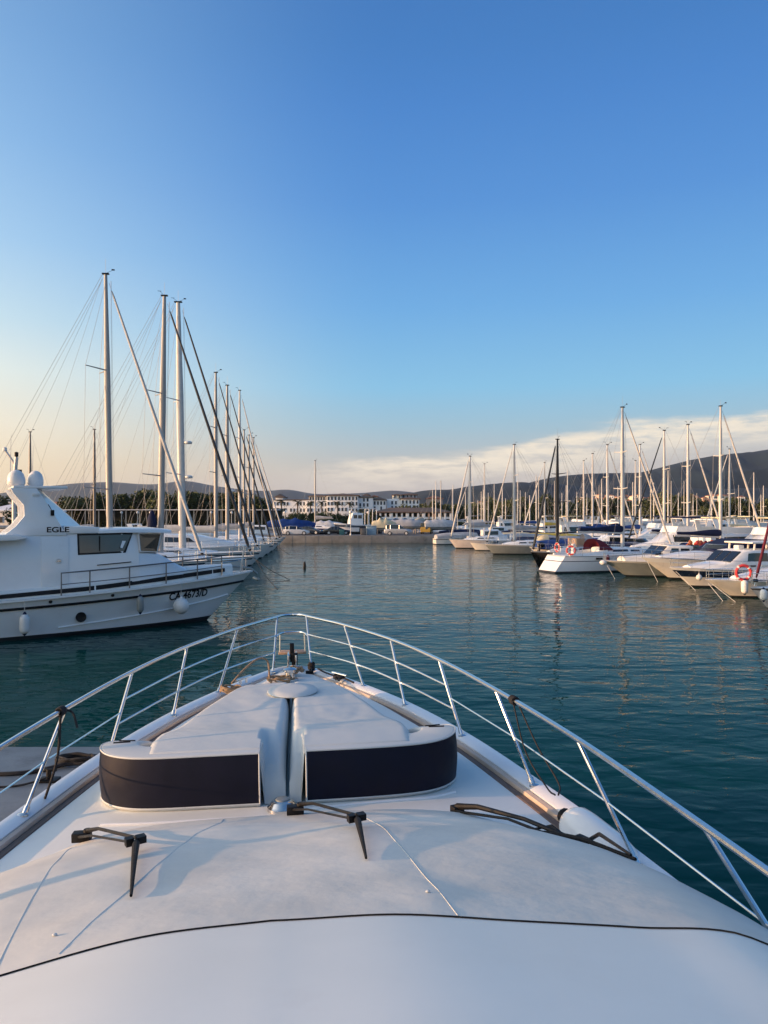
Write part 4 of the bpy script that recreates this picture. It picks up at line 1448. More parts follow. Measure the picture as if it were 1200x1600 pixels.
# raked pillars and panes between the front and the roof
for sg in (-1, 1):
    slab([(3.66, sg * 1.54, 2.95), (4.28, sg * 1.28, 2.90), (4.42, sg * 1.26, 3.55), (3.60, sg * 1.50, 3.58)] if sg < 0 else
         [(4.28, sg * 1.28, 2.90), (3.66, sg * 1.54, 2.95), (3.60, sg * 1.50, 3.58), (4.42, sg * 1.26, 3.55)], 0.02, 'quarter_window', GLASSD, house, 0.05, GEL)
for k in range(3):
    y0, y1 = -1.2 + 0.8 * k + 0.04, -0.4 + 0.8 * k - 0.04
    slab([(4.34, y0, 2.86), (4.34, y1, 2.86), (4.50, y1, 3.55), (4.50, y0, 3.55)], 0.02, 'windscreen', GLASSD, house, 0.04, GEL)
# roof with its visor
rf = House([(2.16, 1.66, 1.66, 3.62, 3.74), (3.0, 1.64, 1.62, 3.64, 3.78), (4.3, 1.50, 1.44, 3.62, 3.76), (4.85, 1.32, 1.26, 3.60, 3.70)], 0.04)
rf.build('roof', GEL, egle, 0.05)
# long side window with its thick black rim
dh.window(house, 1.52, 3.05, 0.62, 0.95, -1, -0.02, 0.28, GLASSG, BLACK, 0.06)
dh.window(house, 1.52, 3.05, 0.62, 0.95, 1, -0.02, 0.28, GLASSG, BLACK, 0.06)
for x in (2.2,):
    m = MB().box((x, -1.63, 3.25), (0.03, 0.03, 0.55))
    m.build('window_post', BLACK, house)
# door with handle and recess
dr = MB()
rows = [[dh.side(x, 0.06, -1, 0.02), dh.side(x, 0.93, -1, 0.02), dh.side(x, 0.93, -1, -0.05), dh.side(x, 0.06, -1, -0.05)] for x in (0.25, 1.15)]
door = MB().loft(rows, closed=True, cap0=True, cap1=True).build('door', GEL, house, bevel=0.012)
p = dh.side(0.82, 0.50, -1, 0.025)
MB().lathe([(0.10, 0), (0.10, 0.02), (0.07, 0.025), (0.06, 0.012), (0.0, 0.012)], 14, p, Matrix.Rotation(R(90), 3, 'X')).build('handle_recess', WHITEP, door)
MB().box(p + Vector((0, -0.03, 0)), (0.12, 0.02, 0.03)).build('handle', STEEL, door)
p0, p1 = dh.side(2.1, 0.38, -1, 0.05), dh.side(3.3, 0.40, -1, 0.05)
m = MB().tube([p0, p1], 0.018, 6)
for q in (0.02, 0.5, 0.98):
    c = p0.lerp(p1, q)
    m.tube([c, c + Vector((0, 0.08, 0))], 0.014, 6)
m.build('grab_rail', BLACK, house)
# after canopy over the side deck with its bracket
MB().prism([(-8.2, 3.30), (-0.55, 3.42), (-0.2, 3.50), (-0.6, 3.62), (-8.2, 3.52)], -2.15, -1.5, 'y').build('canopy_roof', GEL, egle, bevel=0.03)
MB().prism([(-8.2, 3.30), (-0.55, 3.42), (-0.2, 3.50), (-0.6, 3.62), (-8.2, 3.52)], 1.5, 2.15, 'y').build('canopy_roof', GEL, egle, bevel=0.03)
MB().prism([(-2.3, 3.36), (-1.05, 3.40), (-1.6, 2.90), (-2.3, 2.84)], -1.98, -1.78, 'y').build('canopy_bracket', GEL, egle, bevel=0.03)
# arch: two wings leaning aft, a sloping panel between them, the radome platform
for sg in (-1, 1):
    if sg < 0:
        poly = [(-0.95, 3.56), (-0.55, 3.9), (-0.28, 4.25), (-0.30, 4.62), (-0.62, 5.02), (-0.72, 5.22), (0.12, 5.22), (0.42, 4.75), (0.88, 3.95), (1.12, 3.56)]
    else:
        poly = [(-0.95, 3.56), (-0.55, 3.9), (-0.28, 4.25), (-0.30, 4.62), (-0.62, 5.02), (-0.72, 5.22), (0.48, 5.22), (0.95, 4.75), (1.75, 3.95), (2.18, 3.56)]
    MB().prism(poly, sg * 1.53 - 0.09, sg * 1.53 + 0.09, 'y').build('arch_wing', GEL, egle, bevel=0.035)
slab([(1.02, -1.44, 3.58), (2.18, 1.44, 3.58), (0.50, 1.44, 5.2), (0.10, -1.44, 5.2)], 0.04, 'arch_panel', GEL, egle)
MB().prism([(1.0, 3.62), (2.2, 3.62), (2.2, 3.84), (1.0, 3.90)], -1.62, 1.5, 'y').build('arch_foot', GEL, egle, bevel=.03)
MB().prism([(0.42, 4.62), (0.62, 4.35), (0.66, 4.35), (0.50, 4.66)], -1.60, -1.40, 'y').build('arch_vent', BLACK, egle)
MB().box((0.25, 0, 5.26), (1.75, 3.2, 0.09)).build('arch_platform', GEL, egle, bevel=0.03)
for x, r_, y in ((-0.48, 0.30, -0.75), (0.16, 0.27, -0.55)):
    MB().lathe([(r_ * 0.55, 0), (r_ * 0.85, 0.02), (r_, 0.10), (r_, 0.22), (r_ * 0.96, 0.32), (r_ * 0.80, 0.45), (r_ * 0.5, 0.545), (r_ * 0.2, 0.58), (0.0, 0.585)], 24, (x, y, 5.30)).build('radar_dome', WHITEP, egle, angle=60)
MB().box((0.62, -1.64, 4.36), (0.12, 0.05, 0.2)).build('side_lamp', BLACK, egle, bevel=0.01)
MB().box((0.1, -1.63, 5.0), (0.25, 0.04, 0.10)).build('lamp_plate', WHITEP, egle, bevel=0.01)
for x, y, h in ((0.15, 0.9, 1.7), (-0.6, 0.9, 2.1)):
    MB().tube([(x, y, 5.2), (x + 0.05, y, 5.2 + h)], [0.02, 0.006], 6).build('whip_aerial', ALUW, egle)
# lettering: name on the wing foot, number on the bow
me = text_mesh("EGLE", 0.26, 0.004, BLACK)
for v in me.vertices:
    x, z = 0.42 + v.co.x * 1.30, 3.68 + v.co.y
    v.co = Vector((x, -1.626 - v.co.z, z - 0.0))
o = link('name_lettering', me, egle)
me = text_mesh("CA 4673/D", 0.40, 0.004, BLACK)
for v in me.vertices:
    x, z, d = 4.75 + v.co.x * 0.88, 1.02 + v.co.y + v.co.x * 0.035, v.co.z
    # lay the letters on the flared side: find the hull point at that length and height
    s = eh.s_of(x)
    for _ in range(8):
        lo, hi = 0.02, 0.98
        for _ in range(12):
            mid = (lo + hi) / 2
            if eh.pt(s, mid).z > z:
                lo = mid
            else:
                hi = mid
        q = eh.pt(s, lo)
        s += (x - q.x) / eh.L
    v.co = Vector((x, q.y - 0.02 - d, z))
link('number_lettering', me, egle)
# porthole and small deck fittings on the side
s0 = eh.s_of(1.6)
q = eh.pt(s0, 0.55)
MB().lathe([(0.0, 0.0), (0.15, 0.0), (0.18, 0.012), (0.18, -0.02)], 18, q + Vector((0.0, -0.075, 0)), Matrix.Rotation(R(-6), 3, 'Z') @ Matrix.Rotation(R(90), 3, 'X')).build('porthole', BLACK, egle)
for x in (0.5, 2.6):
    q = eh.pt(eh.s_of(x), 0.09)
    MB().lathe([(0.05, 0.0), (0.06, 0.02), (0.03, 0.025), (0.0, 0.02)], 12, q + Vector((0, -0.01, 0)), Matrix.Rotation(R(90), 3, 'X')).build('fairlead', BLACK, egle)
# rails on the side deck, their dark colour painting the shade they stand in
xs = [-8.0, -6.4, -4.8, -3.2, -1.9, -1.1]
railing(egle, [eh.edge(x, -1, 0.12, 0.02) for x in xs], 0.78, 1, 0.028, DARKST)
xs = [0.85, 1.8, 3.2, 4.6, 5.9, 7.0]
g = railing(egle, [eh.edge(x, -1, 0.15, 0.02) for x in xs], 0.80, 1, 0.028, DARKST)
railing(egle, [eh.edge(x, 1, 0.15, 0.02) for x in xs], 0.80, 1, 0.028, DARKST)
railing(egle, [eh.edge(7.0, -1, 0.1), eh.edge(8.0, -1, 0.05), eh.edge(8.3, 1, 0.0), eh.edge(7.0, 1, 0.1)], 0.55, 0, 0.02, STEEL, name='bow_rail')
MB().tube([(7.6, 0, 2.15), (8.45, 0, 2.05), (8.75, 0, 1.8)], 0.05, 8).tube([(8.7, -0.3, 1.62), (8.78, 0, 1.55), (8.7, 0.3, 1.62)], 0.06, 8).build('anchor', GREYH, egle)
MB().tube([(7.9, -0.35, 1.9), (8.02, -0.5, 3.0)], 0.035, 6).build('jack_staff', ALUW, egle)
# ladder and aerial mast standing on the after deck
m = MB()
# things hung on her side
p = world_pt(egle, eh.pt(eh.s_of(-0.33), 0.0) + Vector((0, -0.10, 0.0)))
fender_thing(p, 'white cylinder fender with navy ends hanging at the patrol boat side', 0.16, 0.66, WHITEP, 0.45)
p = world_pt(egle, eh.pt(eh.s_of(3.55), 0.0) + Vector((0, -0.08, 0.0)))
fender_thing(p, 'dirty grey fender hanging amidships on the patrol boat side', 0.13, 0.60, GREYH, 0.28)
p = world_pt(egle, eh.pt(eh.s_of(5.15), 0.0) + Vector((0, -0.06, 0.0)))
fender_thing(p, 'round white ball fender hanging over the bow number', 0.30, 0.6, WHITEP, 0.56, ball=True)
p = world_pt(egle, (-1.95, -2.30, 1.85))
t = thing('rope_coil', 'grey coiled rope hung on the side rail of the patrol boat', 'rope', p, EGH)
m = MB()
for k in range(5):
    m.tube([((0.20 - 0.018 * k) * math.cos(a), -0.03 * k, (0.24 - 0.018 * k) * math.sin(a)) for a in [2 * math.pi * j / 18 for j in range(18)]], 0.025, 6, closed=True)
m.build('rope', GREYH, t)

# aerial mast with ladder on a boat berthed beyond (its top shows above the arch)
t = thing('aerial_mast', 'white aerial mast with lamps and rungs behind the two radar domes', 'aerial mast', (-19.9, 41.4, 0.0))
MB().tube([(0, 0, 1.0), (0, 0, 6.1), (0.12, 0, 7.4)], [0.14, 0.12, 0.10], 8).build('post', ALUW, t)
MB().tube(catmull([(-0.05, 0, 5.6), (0.1, 0, 6.2), (0.0, 0, 7.0), (-0.45, 0, 7.7)], 4), 0.06, 6).build('lamp_arm', ALUW, t)
MB().lathe([(0.0, 0), (0.12, 0.02), (0.10, 0.2), (0.0, 0.24)], 10, (-0.5, 0, 7.7)).build('lamp', WHITEP, t)
MB().lathe([(0.0, 0), (0.10, 0.02), (0.10, 0.25), (0.0, 0.28)], 10, (0.12, 0, 7.4)).build('lamp', BLACK, t)
MB().box((0.3, 0, 6.6), (0.16, 0.16, 0.24)).build('horn', BLACK, t)
for k in range(9):
    MB().tube([(-0.30, 0, 1.6 + 0.42 * k), (0.42, 0, 1.35 + 0.42 * k)], 0.05, 6).build('rung', ALUW, t)

# ------------------------------------------------------------------ the row of sailing yachts behind her
def left_yacht(label, Y, mastX, topY, bowX, bow_y, L, **kw):
    H = CAM_H + (804 - topY) * Y / 1202.0
    x = bowX - L / 2
    return sailboat(label, (x, Y), kw.pop('rz', R(3)), L=L, H=H, mx=mastX - x, **kw)


left_yacht('white sailing yacht behind the patrol boat with the tallest bare mast', 46.0, -16.4, 428, -10.6, 870, 15.0, B=4.4, fb=1.55, fs=1.25, rad=(0.19, 0.13), furl=SAILC, furl_r=0.10, boom_cov=GREYC, spread=(0.24, 0.66), rake=0.30, spr_len=1.5, wire=0.010, sweep=0.65)
left_yacht('white sailing yacht with pale mast and thick black furled headsail', 51.0, -14.85, 462, -8.6, 868, 15.0, B=4.4, fb=1.55, fs=1.25, rad=(0.21, 0.14), furl=BLACKM, furl_r=0.095, boom_cov=GREYC, spread=(0.30, 0.62), rake=-0.30, spr_len=1.4, hood=GREYC, wire=0.010, sweep=0.65)
t = thing('sail_bag', 'black sail bag hung in front of the second left mast', 'sail bag', (-15.3, 50.7, 3.2))
MB().lathe([(0.0, 0.0), (0.26, 0.05), (0.34, 0.4), (0.28, 0.9), (0.14, 1.25), (0.05, 1.4), (0.0, 1.42)], 12, sc=(1.0, 0.8)).build('cloth', NAVYC, t, angle=70)
left_yacht('white sailing yacht with two radar domes on its mast', 57.0, -14.95, 472, -9.1, 866, 15.5, B=4.5, fb=1.6, fs=1.3, rad=(0.27, 0.17), furl=BLACKM, furl_r=0.09, boom_cov=SAILC, mast_m=ALUW, spread=(0.30, 0.60), radar=(0.29, 0.43), rake=0.35, spr_len=1.4, hood=GREYC, wire=0.010, sweep=0.6)
left_yacht('white sailing yacht behind the black forestays with cream sail cover', 69.0, -15.1, 582, -10.4, 860, 13.0, B=4.1, rad=(0.17, 0.12), furl=BLACKM, furl_r=0.07, boom_cov=SAILC, wire=0.009, sweep=0.5)
left_yacht('white sailing yacht with grey sail cover in the middle of the left row', 75.0, -15.3, 602, -10.7, 858, 13.0, B=4.1, rad=(0.18, 0.12), furl=BLACKM, furl_r=0.07, boom_cov=GREYC, radar=(0.33,), wire=0.009, sweep=0.5)
left_yacht('white sailing yacht with slim mast and lamp on its front', 82.0, -15.4, 610, -11.2, 856, 13.0, B=4.1, rad=(0.15, 0.11), furl=SAILC, furl_r=0.08, boom_cov=GREYC, mast_m=ALUW, detail=1, wire=0.009, sweep=0.5)
left_yacht('short masted white sailing yacht near the far end of the left row', 89.0, -16.2, 672, -11.8, 855, 12.0, B=3.9, rad=(0.14, 0.10), furl=BLACKM, furl_r=0.08, boom_cov=NAVYC, detail=1, wire=0.009, sweep=0.5)
left_yacht('white sailing yacht last but one in the left row', 95.0, -16.7, 680, -12.4, 853, 12.0, B=3.9, rad=(0.14, 0.10), furl=BLACKM, furl_r=0.08, boom_cov=GREYC, detail=1, wire=0.009, sweep=0.5)
left_yacht('white sailing yacht at the end of the left row beside the quay', 102.0, -17.3, 684, -13.0, 850, 12.0, B=3.9, rad=(0.14, 0.10), furl=SAILC, furl_r=0.08, boom_cov=GREYC, detail=1, wire=0.009, sweep=0.5)
# white motor yacht between the masts
root, hl, ho = motorboat('white flush decked motor yacht wedged between the left sailing yachts', (-16.2, 63.0), R(3), 14.0, 4.2, 1.9, 1.5, secs=[(-5.5, 1.6, 1.4, 1.45, 2.5), (-1.5, 1.6, 1.35, 1.55, 2.75), (1.2, 1.5, 1.2, 1.65, 2.6), (4.0, 1.1, 0.6, 1.75, 2.0)], windows=[(-5.0, -1.8, 0.45, 0.85), (-1.4, 1.0, 0.45, 0.8, 0, -0.5)], arch=(-4.2, 3.5))
# pontoon along the sterns and the jetty between
m = MB().box((-25.2, 68.0, 0.32), (2.4, 100.0, 0.36))
tag(m.build('pontoon_path', CONCB, bevel=0.03), kind='structure')
# mooring lines running from the left bows into the water
for k, (a, b) in enumerate((((-10.0, 57.2, 1.3), (-6.2, 50.5, 0.02)), ((-8.6, 51.2, 1.4), (-6.1, 44.0, 0.02)), ((-11.6, 82.0, 1.3), (-9.3, 76.0, 0.35)))):
    a, b = Vector(a), Vector(b)
    mid = (a + b) / 2 - Vector((0, 0, 0.15))
    o = MB().tube(catmull([a, mid, b], 6), 0.022, 5).build('mooring_line', ROPEB)
    tag(o, ('dark bow line dipping into the water from the yacht with two mast domes', 'dark bow line dipping into the water from the yacht with black headsail', 'dark bow line running to the floating marker in the channel')[k], 'rope', 'bow lines of the left row')
t = thing('mooring_marker', 'small dark marker buoy standing in the channel by the left row', 'buoy', (-6.4, 62.0, 0.0))
MB().lathe([(0.0, -0.2), (0.10, -0.15), (0.12, 0.1), (0.10, 0.35), (0.05, 0.5), (0.0, 0.52)], 12).build('float', BLACK, t)

# ------------------------------------------------------------------ front row on the right (bows out towards the channel)
def from_bow(bx, by, rz, L):
    return (bx - L / 2 * math.cos(rz), by - L / 2 * math.sin(rz))


def from_stern(sx, sy, rz, L):
    return (sx + L / 2 * math.cos(rz), sy + L / 2 * math.sin(rz))


# maroon headsail boat at the right margin
a = R(196)
sailboat('pale pink sailboat with maroon furled headsail at the right margin', from_bow(16.35, 34.4, a, 10.5), a, L=10.5, B=3.4, fb=1.05, fs=0.85, H=14.0, mx=1.2, topm=PINKH, bands=((0.02, 0.12, TEAK),), furl=MAROON, furl_r=0.055, boom_cov=MAROON, wire=0.009)
fender_thing((16.75, 33.95, 1.0), 'white fender at the bow of the maroon headsail boat', 0.16, 0.5, WHITEP, 0.0)
# low cream boat with the lifebuoy
a = R(196)
loc = from_bow(16.5, 39.6, a, 9.0)
r8, h8, c8 = motorboat('low cream hulled boat with a red lifebuoy on its bow rail', loc, a, 9.0, 3.1, 0.98, 0.80, topm=CREAMH, deckm=GEL, bands=((0.0, 0.12, GEL),), flare=0.35, rake=1.7,
    secs=[(-4.0, 1.25, 1.15, 0.80, 1.5), (-0.9, 1.2, 1.05, 0.85, 1.55), (0.6, 0.95, 0.8, 0.9, 1.35), (2.6, 0.45, 0.3, 0.95, 1.08)], cabin_m=GEL)
p = world_pt(r8, h8.edge(2.9, 1) + Vector((0, 0.13, 0.42)))
lifebuoy('red and white ring lifebuoy on the bow rail of the low cream boat', p, a + math.pi - R(20))
p = world_pt(r8, h8.edge(2.9, 1) + Vector((0, 0.20, 0.10)))
fender_thing(p, 'big white fender hanging below the red lifebuoy', 0.17, 0.70, WHITEP, 0.06)
# white wheelhouse cruiser with navy side band
a = R(196)
loc = from_bow(16.75, 45.2, a, 10.0)
r7, h7, c7 = motorboat('white wheelhouse cruiser with navy side band and cream upper deck', loc, a, 10.0, 3.3, 1.22, 0.98, topm=CREAMH, deckm=GEL, bands=((0.14, 0.46, BLUEH), (0.0, 0.14, GEL)), flare=0.45, rake=1.5,
    secs=[(-4.2, 1.35, 1.25, 0.95, 2.12), (0.1, 1.35, 1.2, 1.0, 2.20), (0.75, 1.32, 1.15, 1.03, 2.14), (1.6, 1.25, 1.08, 1.06, 1.46), (2.6, 0.95, 0.75, 1.1, 1.40), (3.8, 0.4, 0.25, 1.18, 1.26)],
    windows=[(-0.9, 0.55, 0.45, 0.86, 0.0, -0.1), (-2.6, -1.2, 0.45, 0.86)], front=(1.58, 1.50, 0.86, 2.09, 1.06, 1.10, 3), cabin_m=GEL)
m = None
for x in (-0.1, -1.5, -2.9):
    for y in (-1.05, 1.05):
        MB().tube([(x, y, 2.18), (x - 0.05, y, 2.58)], 0.06, 6).build('roof_post', CREAMH, r7)
MB().box((-1.6, 0, 2.62), (3.5, 2.4, 0.10)).build('upper_roof', CREAMH, r7, bevel=0.04)
MB().box((0.35, 0.3, 2.34), (0.42, 0.42, 0.26)).build('roof_lamp', CREAMH, r7, bevel=0.05)
for k, x in enumerate((0.6, -0.9)):
    for sg in (-1, 1):
        MB().box((x, sg * 1.36, 1.28), (1.1, 0.05, 0.10)).build('name_board', (BLUEH, CREAMH)[k], r7)
p = world_pt(r7, h7.edge(3.6, 1) + Vector((0, 0.14, 0.0)))
fender_thing(p, 'white round fender at the bow of the navy banded cruiser', 0.17, 0.5, WHITEP, 0.35, ball=True)
# sport cruiser with navy canopy
a = R(193)
loc = from_bow(16.9, 50.6, a, 10.5)
r6, h6, _ = motorboat('white sport cruiser with big navy canopy over its cockpit', loc, a, 10.5, 3.4, 1.5, 1.15, topm=CREAMH, deckm=GEL, bands=((0.0, 0.20, GEL),), flare=0.35, rake=2.2,
    secs=[(-2.6, 1.45, 1.35, 1.1, 1.72), (0.3, 1.4, 1.2, 1.25, 1.85), (2.2, 1.1, 0.75, 1.4, 1.78), (4.0, 0.4, 0.2, 1.5, 1.55)], windows=[(-1.6, 0.4, 0.35, 0.7, 0.15, -0.3)], canopy=(NAVYC, 0.6, -5.0, 1.55, 2.75, 1.5), screen=(0.9, -0.9, 1.75, 0.55, 1.3, 0.6))
MB().prism([(0.5, 1.75), (-0.6, 2.35), (-1.8, 2.66), (-3.8, 2.60), (-5.1, 2.52), (-5.1, 2.42), (-3.4, 2.38), (-2.2, 1.75)], -1.45, 1.45, 'y').build('canopy', NAVYC, r6, bevel=0.10)
MB().box((3.4, -0.8, 1.62), (0.55, 0.05, 0.12)).build('hull_vent', BLACK, r6)
# grey cabin boat with green aft enclosure
a = R(191)
loc = from_bow(15.1, 53.2, a, 10.0)
r5, h5, _ = motorboat('grey hulled cabin boat with dark green enclosure over its aft deck', loc, a, 10.0, 3.3, 1.15, 0.95, topm=GREYH, bands=((0.0, 0.10, WHITEP),), flare=0.4, rake=1.8, deckm=CREAMH,
    secs=[(-1.2, 1.25, 1.15, 0.95, 2.10), (0.6, 1.25, 1.1, 1.0, 2.15), (1.35, 1.2, 1.0, 1.02, 1.45), (3.6, 0.6, 0.4, 1.1, 1.35)], windows=[(-0.9, -0.25, 0.5, 0.86), (-0.1, 0.62, 0.5, 0.86, 0, -0.2)], front=(1.33, 1.5, 0.68, 2.08, 1.02, 1.02, 2), cabin_m=CREAMH)
en = House([(-4.7, 1.35, 1.25, 0.9, 2.0), (-1.25, 1.32, 1.2, 0.95, 2.08)], 0.1)
e_ = en.build('aft_enclosure', GREENC, r5)
for x0 in (-4.3, -2.6):
    en.window(e_, x0, x0 + 0.9, 0.42, 0.86, 1, 0, 0, GLASSG, WHITEP, 0.08)
    en.window(e_, x0, x0 + 0.9, 0.42, 0.86, -1, 0, 0, GLASSG, WHITEP, 0.08)
m = MB().ball((4.93, 0, 0.98), 0.20, (1.3, 1.2, 0.9), 14, 8)
m.build('bow_fender', WHITEP, r5)
# white sailboat lying stern out with sugar scoop transom
a = R(20)
loc = from_stern(12.9, 57.6, a, 11.0)
r4, h4, _ = sailboat('white sailboat lying stern out with scoop transom and maroon sprayhood', loc, a, L=11.0, B=3.9, fb=1.45, fs=1.25, H=12.6, mx=0.45, stern=0.62, tr=-0.9, bands=((0.30, 0.34, BLUEH),), furl=SAILC, boom_cov=NAVYC, hood=MAROON, mast_m=ALUW, rad=(0.16, 0.12), wire=0.009)
m = MB().box((-5.55, 0, 0.55), (0.7, 1.6, 0.08)).box((-5.35, 0, 0.85), (0.3, 1.5, 0.06))
m.build('transom_step', GEL, r4, bevel=0.02)
for k, x in enumerate((-2.9, -0.9, 0.5, 2.1)):
    q = h4.pt(h4.s_of(x), 0.17, -1)
    MB().box(q + Vector((0, -0.012, 0)), (0.62, 0.04, 0.15)).build('hull_window', GLASSD, r4, bevel=0.015)
p = world_pt(r4, h4.edge(-5.0, 1) + Vector((0.0, -0.6, 0.55)))
lifebuoy('pale red lifebuoy on the left of the white sailboat pushpit', p, a - R(90), 0.29, 0.06)
p = world_pt(r4, h4.edge(-4.9, -1) + Vector((-0.25, -0.1, 0.42)))
lifebuoy('bright red lifebuoy at the near corner of the white sailboat stern', p, a - R(40), 0.30, 0.06)
p = world_pt(r4, h4.edge(-2.3, -1) + Vector((0, -0.12, 0.1)))
fender_thing(p, 'dark maroon fender hanging beside the cockpit of the stern out sailboat', 0.12, 0.6, MAROON, 0.1)
p = world_pt(r4, h4.edge(1.4, -1) + Vector((0, -0.16, 0.05)))
fender_thing(p, 'fat maroon fender between the white sailboat and the grey cabin boat', 0.24, 0.75, MAROON, 0.05)
# black sailboat, bow towards us
a = R(214)
loc = from_bow(11.4, 59.9, a, 9.5)
r3, h3, _ = sailboat('black hulled sailboat with black mast and black furled headsail', loc, a, L=9.5, B=3.3, fb=1.45, fs=1.15, H=10.3, mx=1.75, topm=BLKH, bands=((0.0, 0.05, GREYH),), mast_m=BLACKM, furl=BLACKM, furl_r=0.09, boom_cov=None, deckm=GREYH, rad=(0.15, 0.11), wire=0.009)
MB().box((-0.2, 0.2, 1.95), (0.9, 1.0, 0.85)).build('wooden_hatchway', TAN, r3, bevel=0.03)
MB().box((-1.3, -0.2, 2.0), (1.3, 1.4, 0.7)).build('deck_tent', GREYC, r3, bevel=0.12)
# pale sailboat with outboard beyond
a = R(192)
loc = from_bow(10.85, 83.0, a, 9.8)
r2, h2, _ = sailboat('grey white sailboat with tall pale mast beyond the black hull', loc, a, L=9.8, B=3.2, fb=1.15, fs=0.95, H=11.9, mx=1.5, topm=GREYH, bands=((0.0, 0.12, WHITEP),), furl=SAILC, boom_cov=GREYC, hood=CREAMC, mast_m=ALUW, rad=(0.16, 0.12), wire=0.010)
t = thing('outboard_motor', 'black outboard motor tilted up beside yellow cans near the black hull', 'outboard motor', (15.6, 76.5, 0.5), R(30))
MB().ball((0, 0, 0.75), 0.38, (1.2, 0.8, 0.8), 12, 8).build('cowling', BLACK, t)
MB().tube([(0, 0, 0.7), (-0.5, 0, -0.1), (-0.6, 0, -0.4)], [0.16, 0.12, 0.1], 8).build('shaft', BLACK, t)
# peach dinghy and pale pink sailboat
a = R(190)
loc = from_bow(8.2, 97.4, a, 9.5)
r1, h1, _ = sailboat('pale pink sailboat first in the right row with two slanting stays', loc, a, L=9.5, B=3.1, fb=1.2, fs=1.0, H=11.7, mx=1.95, topm=PINKH, bands=((0.0, 0.08, WHITEP),), furl=SAILC, furl_r=0.10, boom_cov=GREYC, mast_m=ALUW, rad=(0.15, 0.11), wire=0.010)
r0, h0, _ = motorboat('small peach coloured open boat between two sailboats of the right row', from_bow(10.3, 92.0, R(190), 5.2), R(190), 5.2, 2.0, 0.95, 0.7, topm=CREAMH, detail=1, rails=False, screen=(0.4, -0.5, 0.75, 0.45, 0.8, 0.3))
# mooring lines from the bows down to the water
for k, (root, hh, dx, dy) in enumerate(((r8, h8, -1.8, -2.8), (r8, h8, -2.6, -2.6), (r6, h6, -2.2, -2.0), (r5, h5, -2.6, -3.2), (r7, h7, -1.6, -2.6))):
    q = world_pt(root, (hh.L / 2 - 0.35, 0.15 - 0.3 * (k % 2), hh.fb - 0.25))
    e = Vector((q.x + dx * 0.45 + 1.2, q.y + dy * 0.45 - 0.5, 0.0))
    o = MB().tube([q, e], 0.013, 5).build('mooring_line', ROPEW)
    tag(o, ('outer pale mooring line from the low cream boat bow', 'second pale mooring line from the low cream boat bow', 'pale mooring line from the navy canopy cruiser bow', 'long pale mooring line from the grey cabin boat bow', 'pale mooring line from the navy banded cruiser bow')[k], 'rope', 'bow lines of the right row')

# pontoon behind the front row
PD = Vector((-0.145, 0.989, 0)).normalized()
pc = Vector((28.5, 45, 0.3)) + PD * 32
m = MB().box(pc, (2.2, 96.0, 0.34), math.atan2(PD.y, PD.x) - math.pi / 2)
tag(m.build('pontoon_path', CONCB, bevel=0.03), kind='structure')
pc = Vector((57.5, 70, 0.3)) + PD * 60
m = MB().box(pc, (2.2, 150.0, 0.34), math.atan2(PD.y, PD.x) - math.pi / 2)
tag(m.build('pontoon_path', CONCB, bevel=0.03), kind='structure')

# orange red life vests heaped on the deck behind the navy canopy
t = thing('life_vest_heap', 'heap of red and orange life vests behind the navy canopy', 'life vests', (24.0, 57.5, 1.15))
g = random.Random(5)
OR2 = mat('orange_vest', (0.62, 0.16, 0.06), 0.7, var=0.3, vscale=6)
MB().box((0.2, 0, 0.35), (2.8, 1.6, 0.7)).build('crate', GREYH, t, bevel=0.05)
for k in range(56):
    c = Vector((g.uniform(-1.2, 1.4), g.uniform(-0.7, 0.7), 0.70 + g.uniform(0, 0.42)))
    MB().ball((0, 0, 0), 0.13, (1.1, 0.55, 1.2), 8, 5).build('life_vest', g.choice((OR2, ORANGE, MAROON, OR2, WHITEP) if k % 6 == 0 else (OR2, ORANGE, OR2, MAROON)), t).location = c

# ------------------------------------------------------------------ crowded rows behind
def mast_at(px, topY, Y):
    return ((px - 600) / 1202.0 * Y, CAM_H + (804 - topY) * Y / 1202.0)


LAND = [(705, 'beyond the pale pink sailboat'), (760, 'between the pink sailboat and the grey one'), (800, 'behind the grey white sailboat'), (850, 'just left of the black mast'), (900, 'behind the black hulled sailboat'), (950, 'behind the stern out sailboat'), (990, 'right of the stern out mast'), (1030, 'behind the grey cabin boat'), (1075, 'behind the life vests'), (1130, 'behind the navy canopy'), (1180, 'beyond the cream upper deck'), (1300, 'at the right margin')]


def place_word(px):
    for a_, b_ in LAND:
        if px < a_:
            return b_
    return LAND[-1][1]


RG = random.Random(41)
used_labels = {}


def uniq(label, group):
    used_labels[label] = used_labels.get(label, 0) + 1
    return label


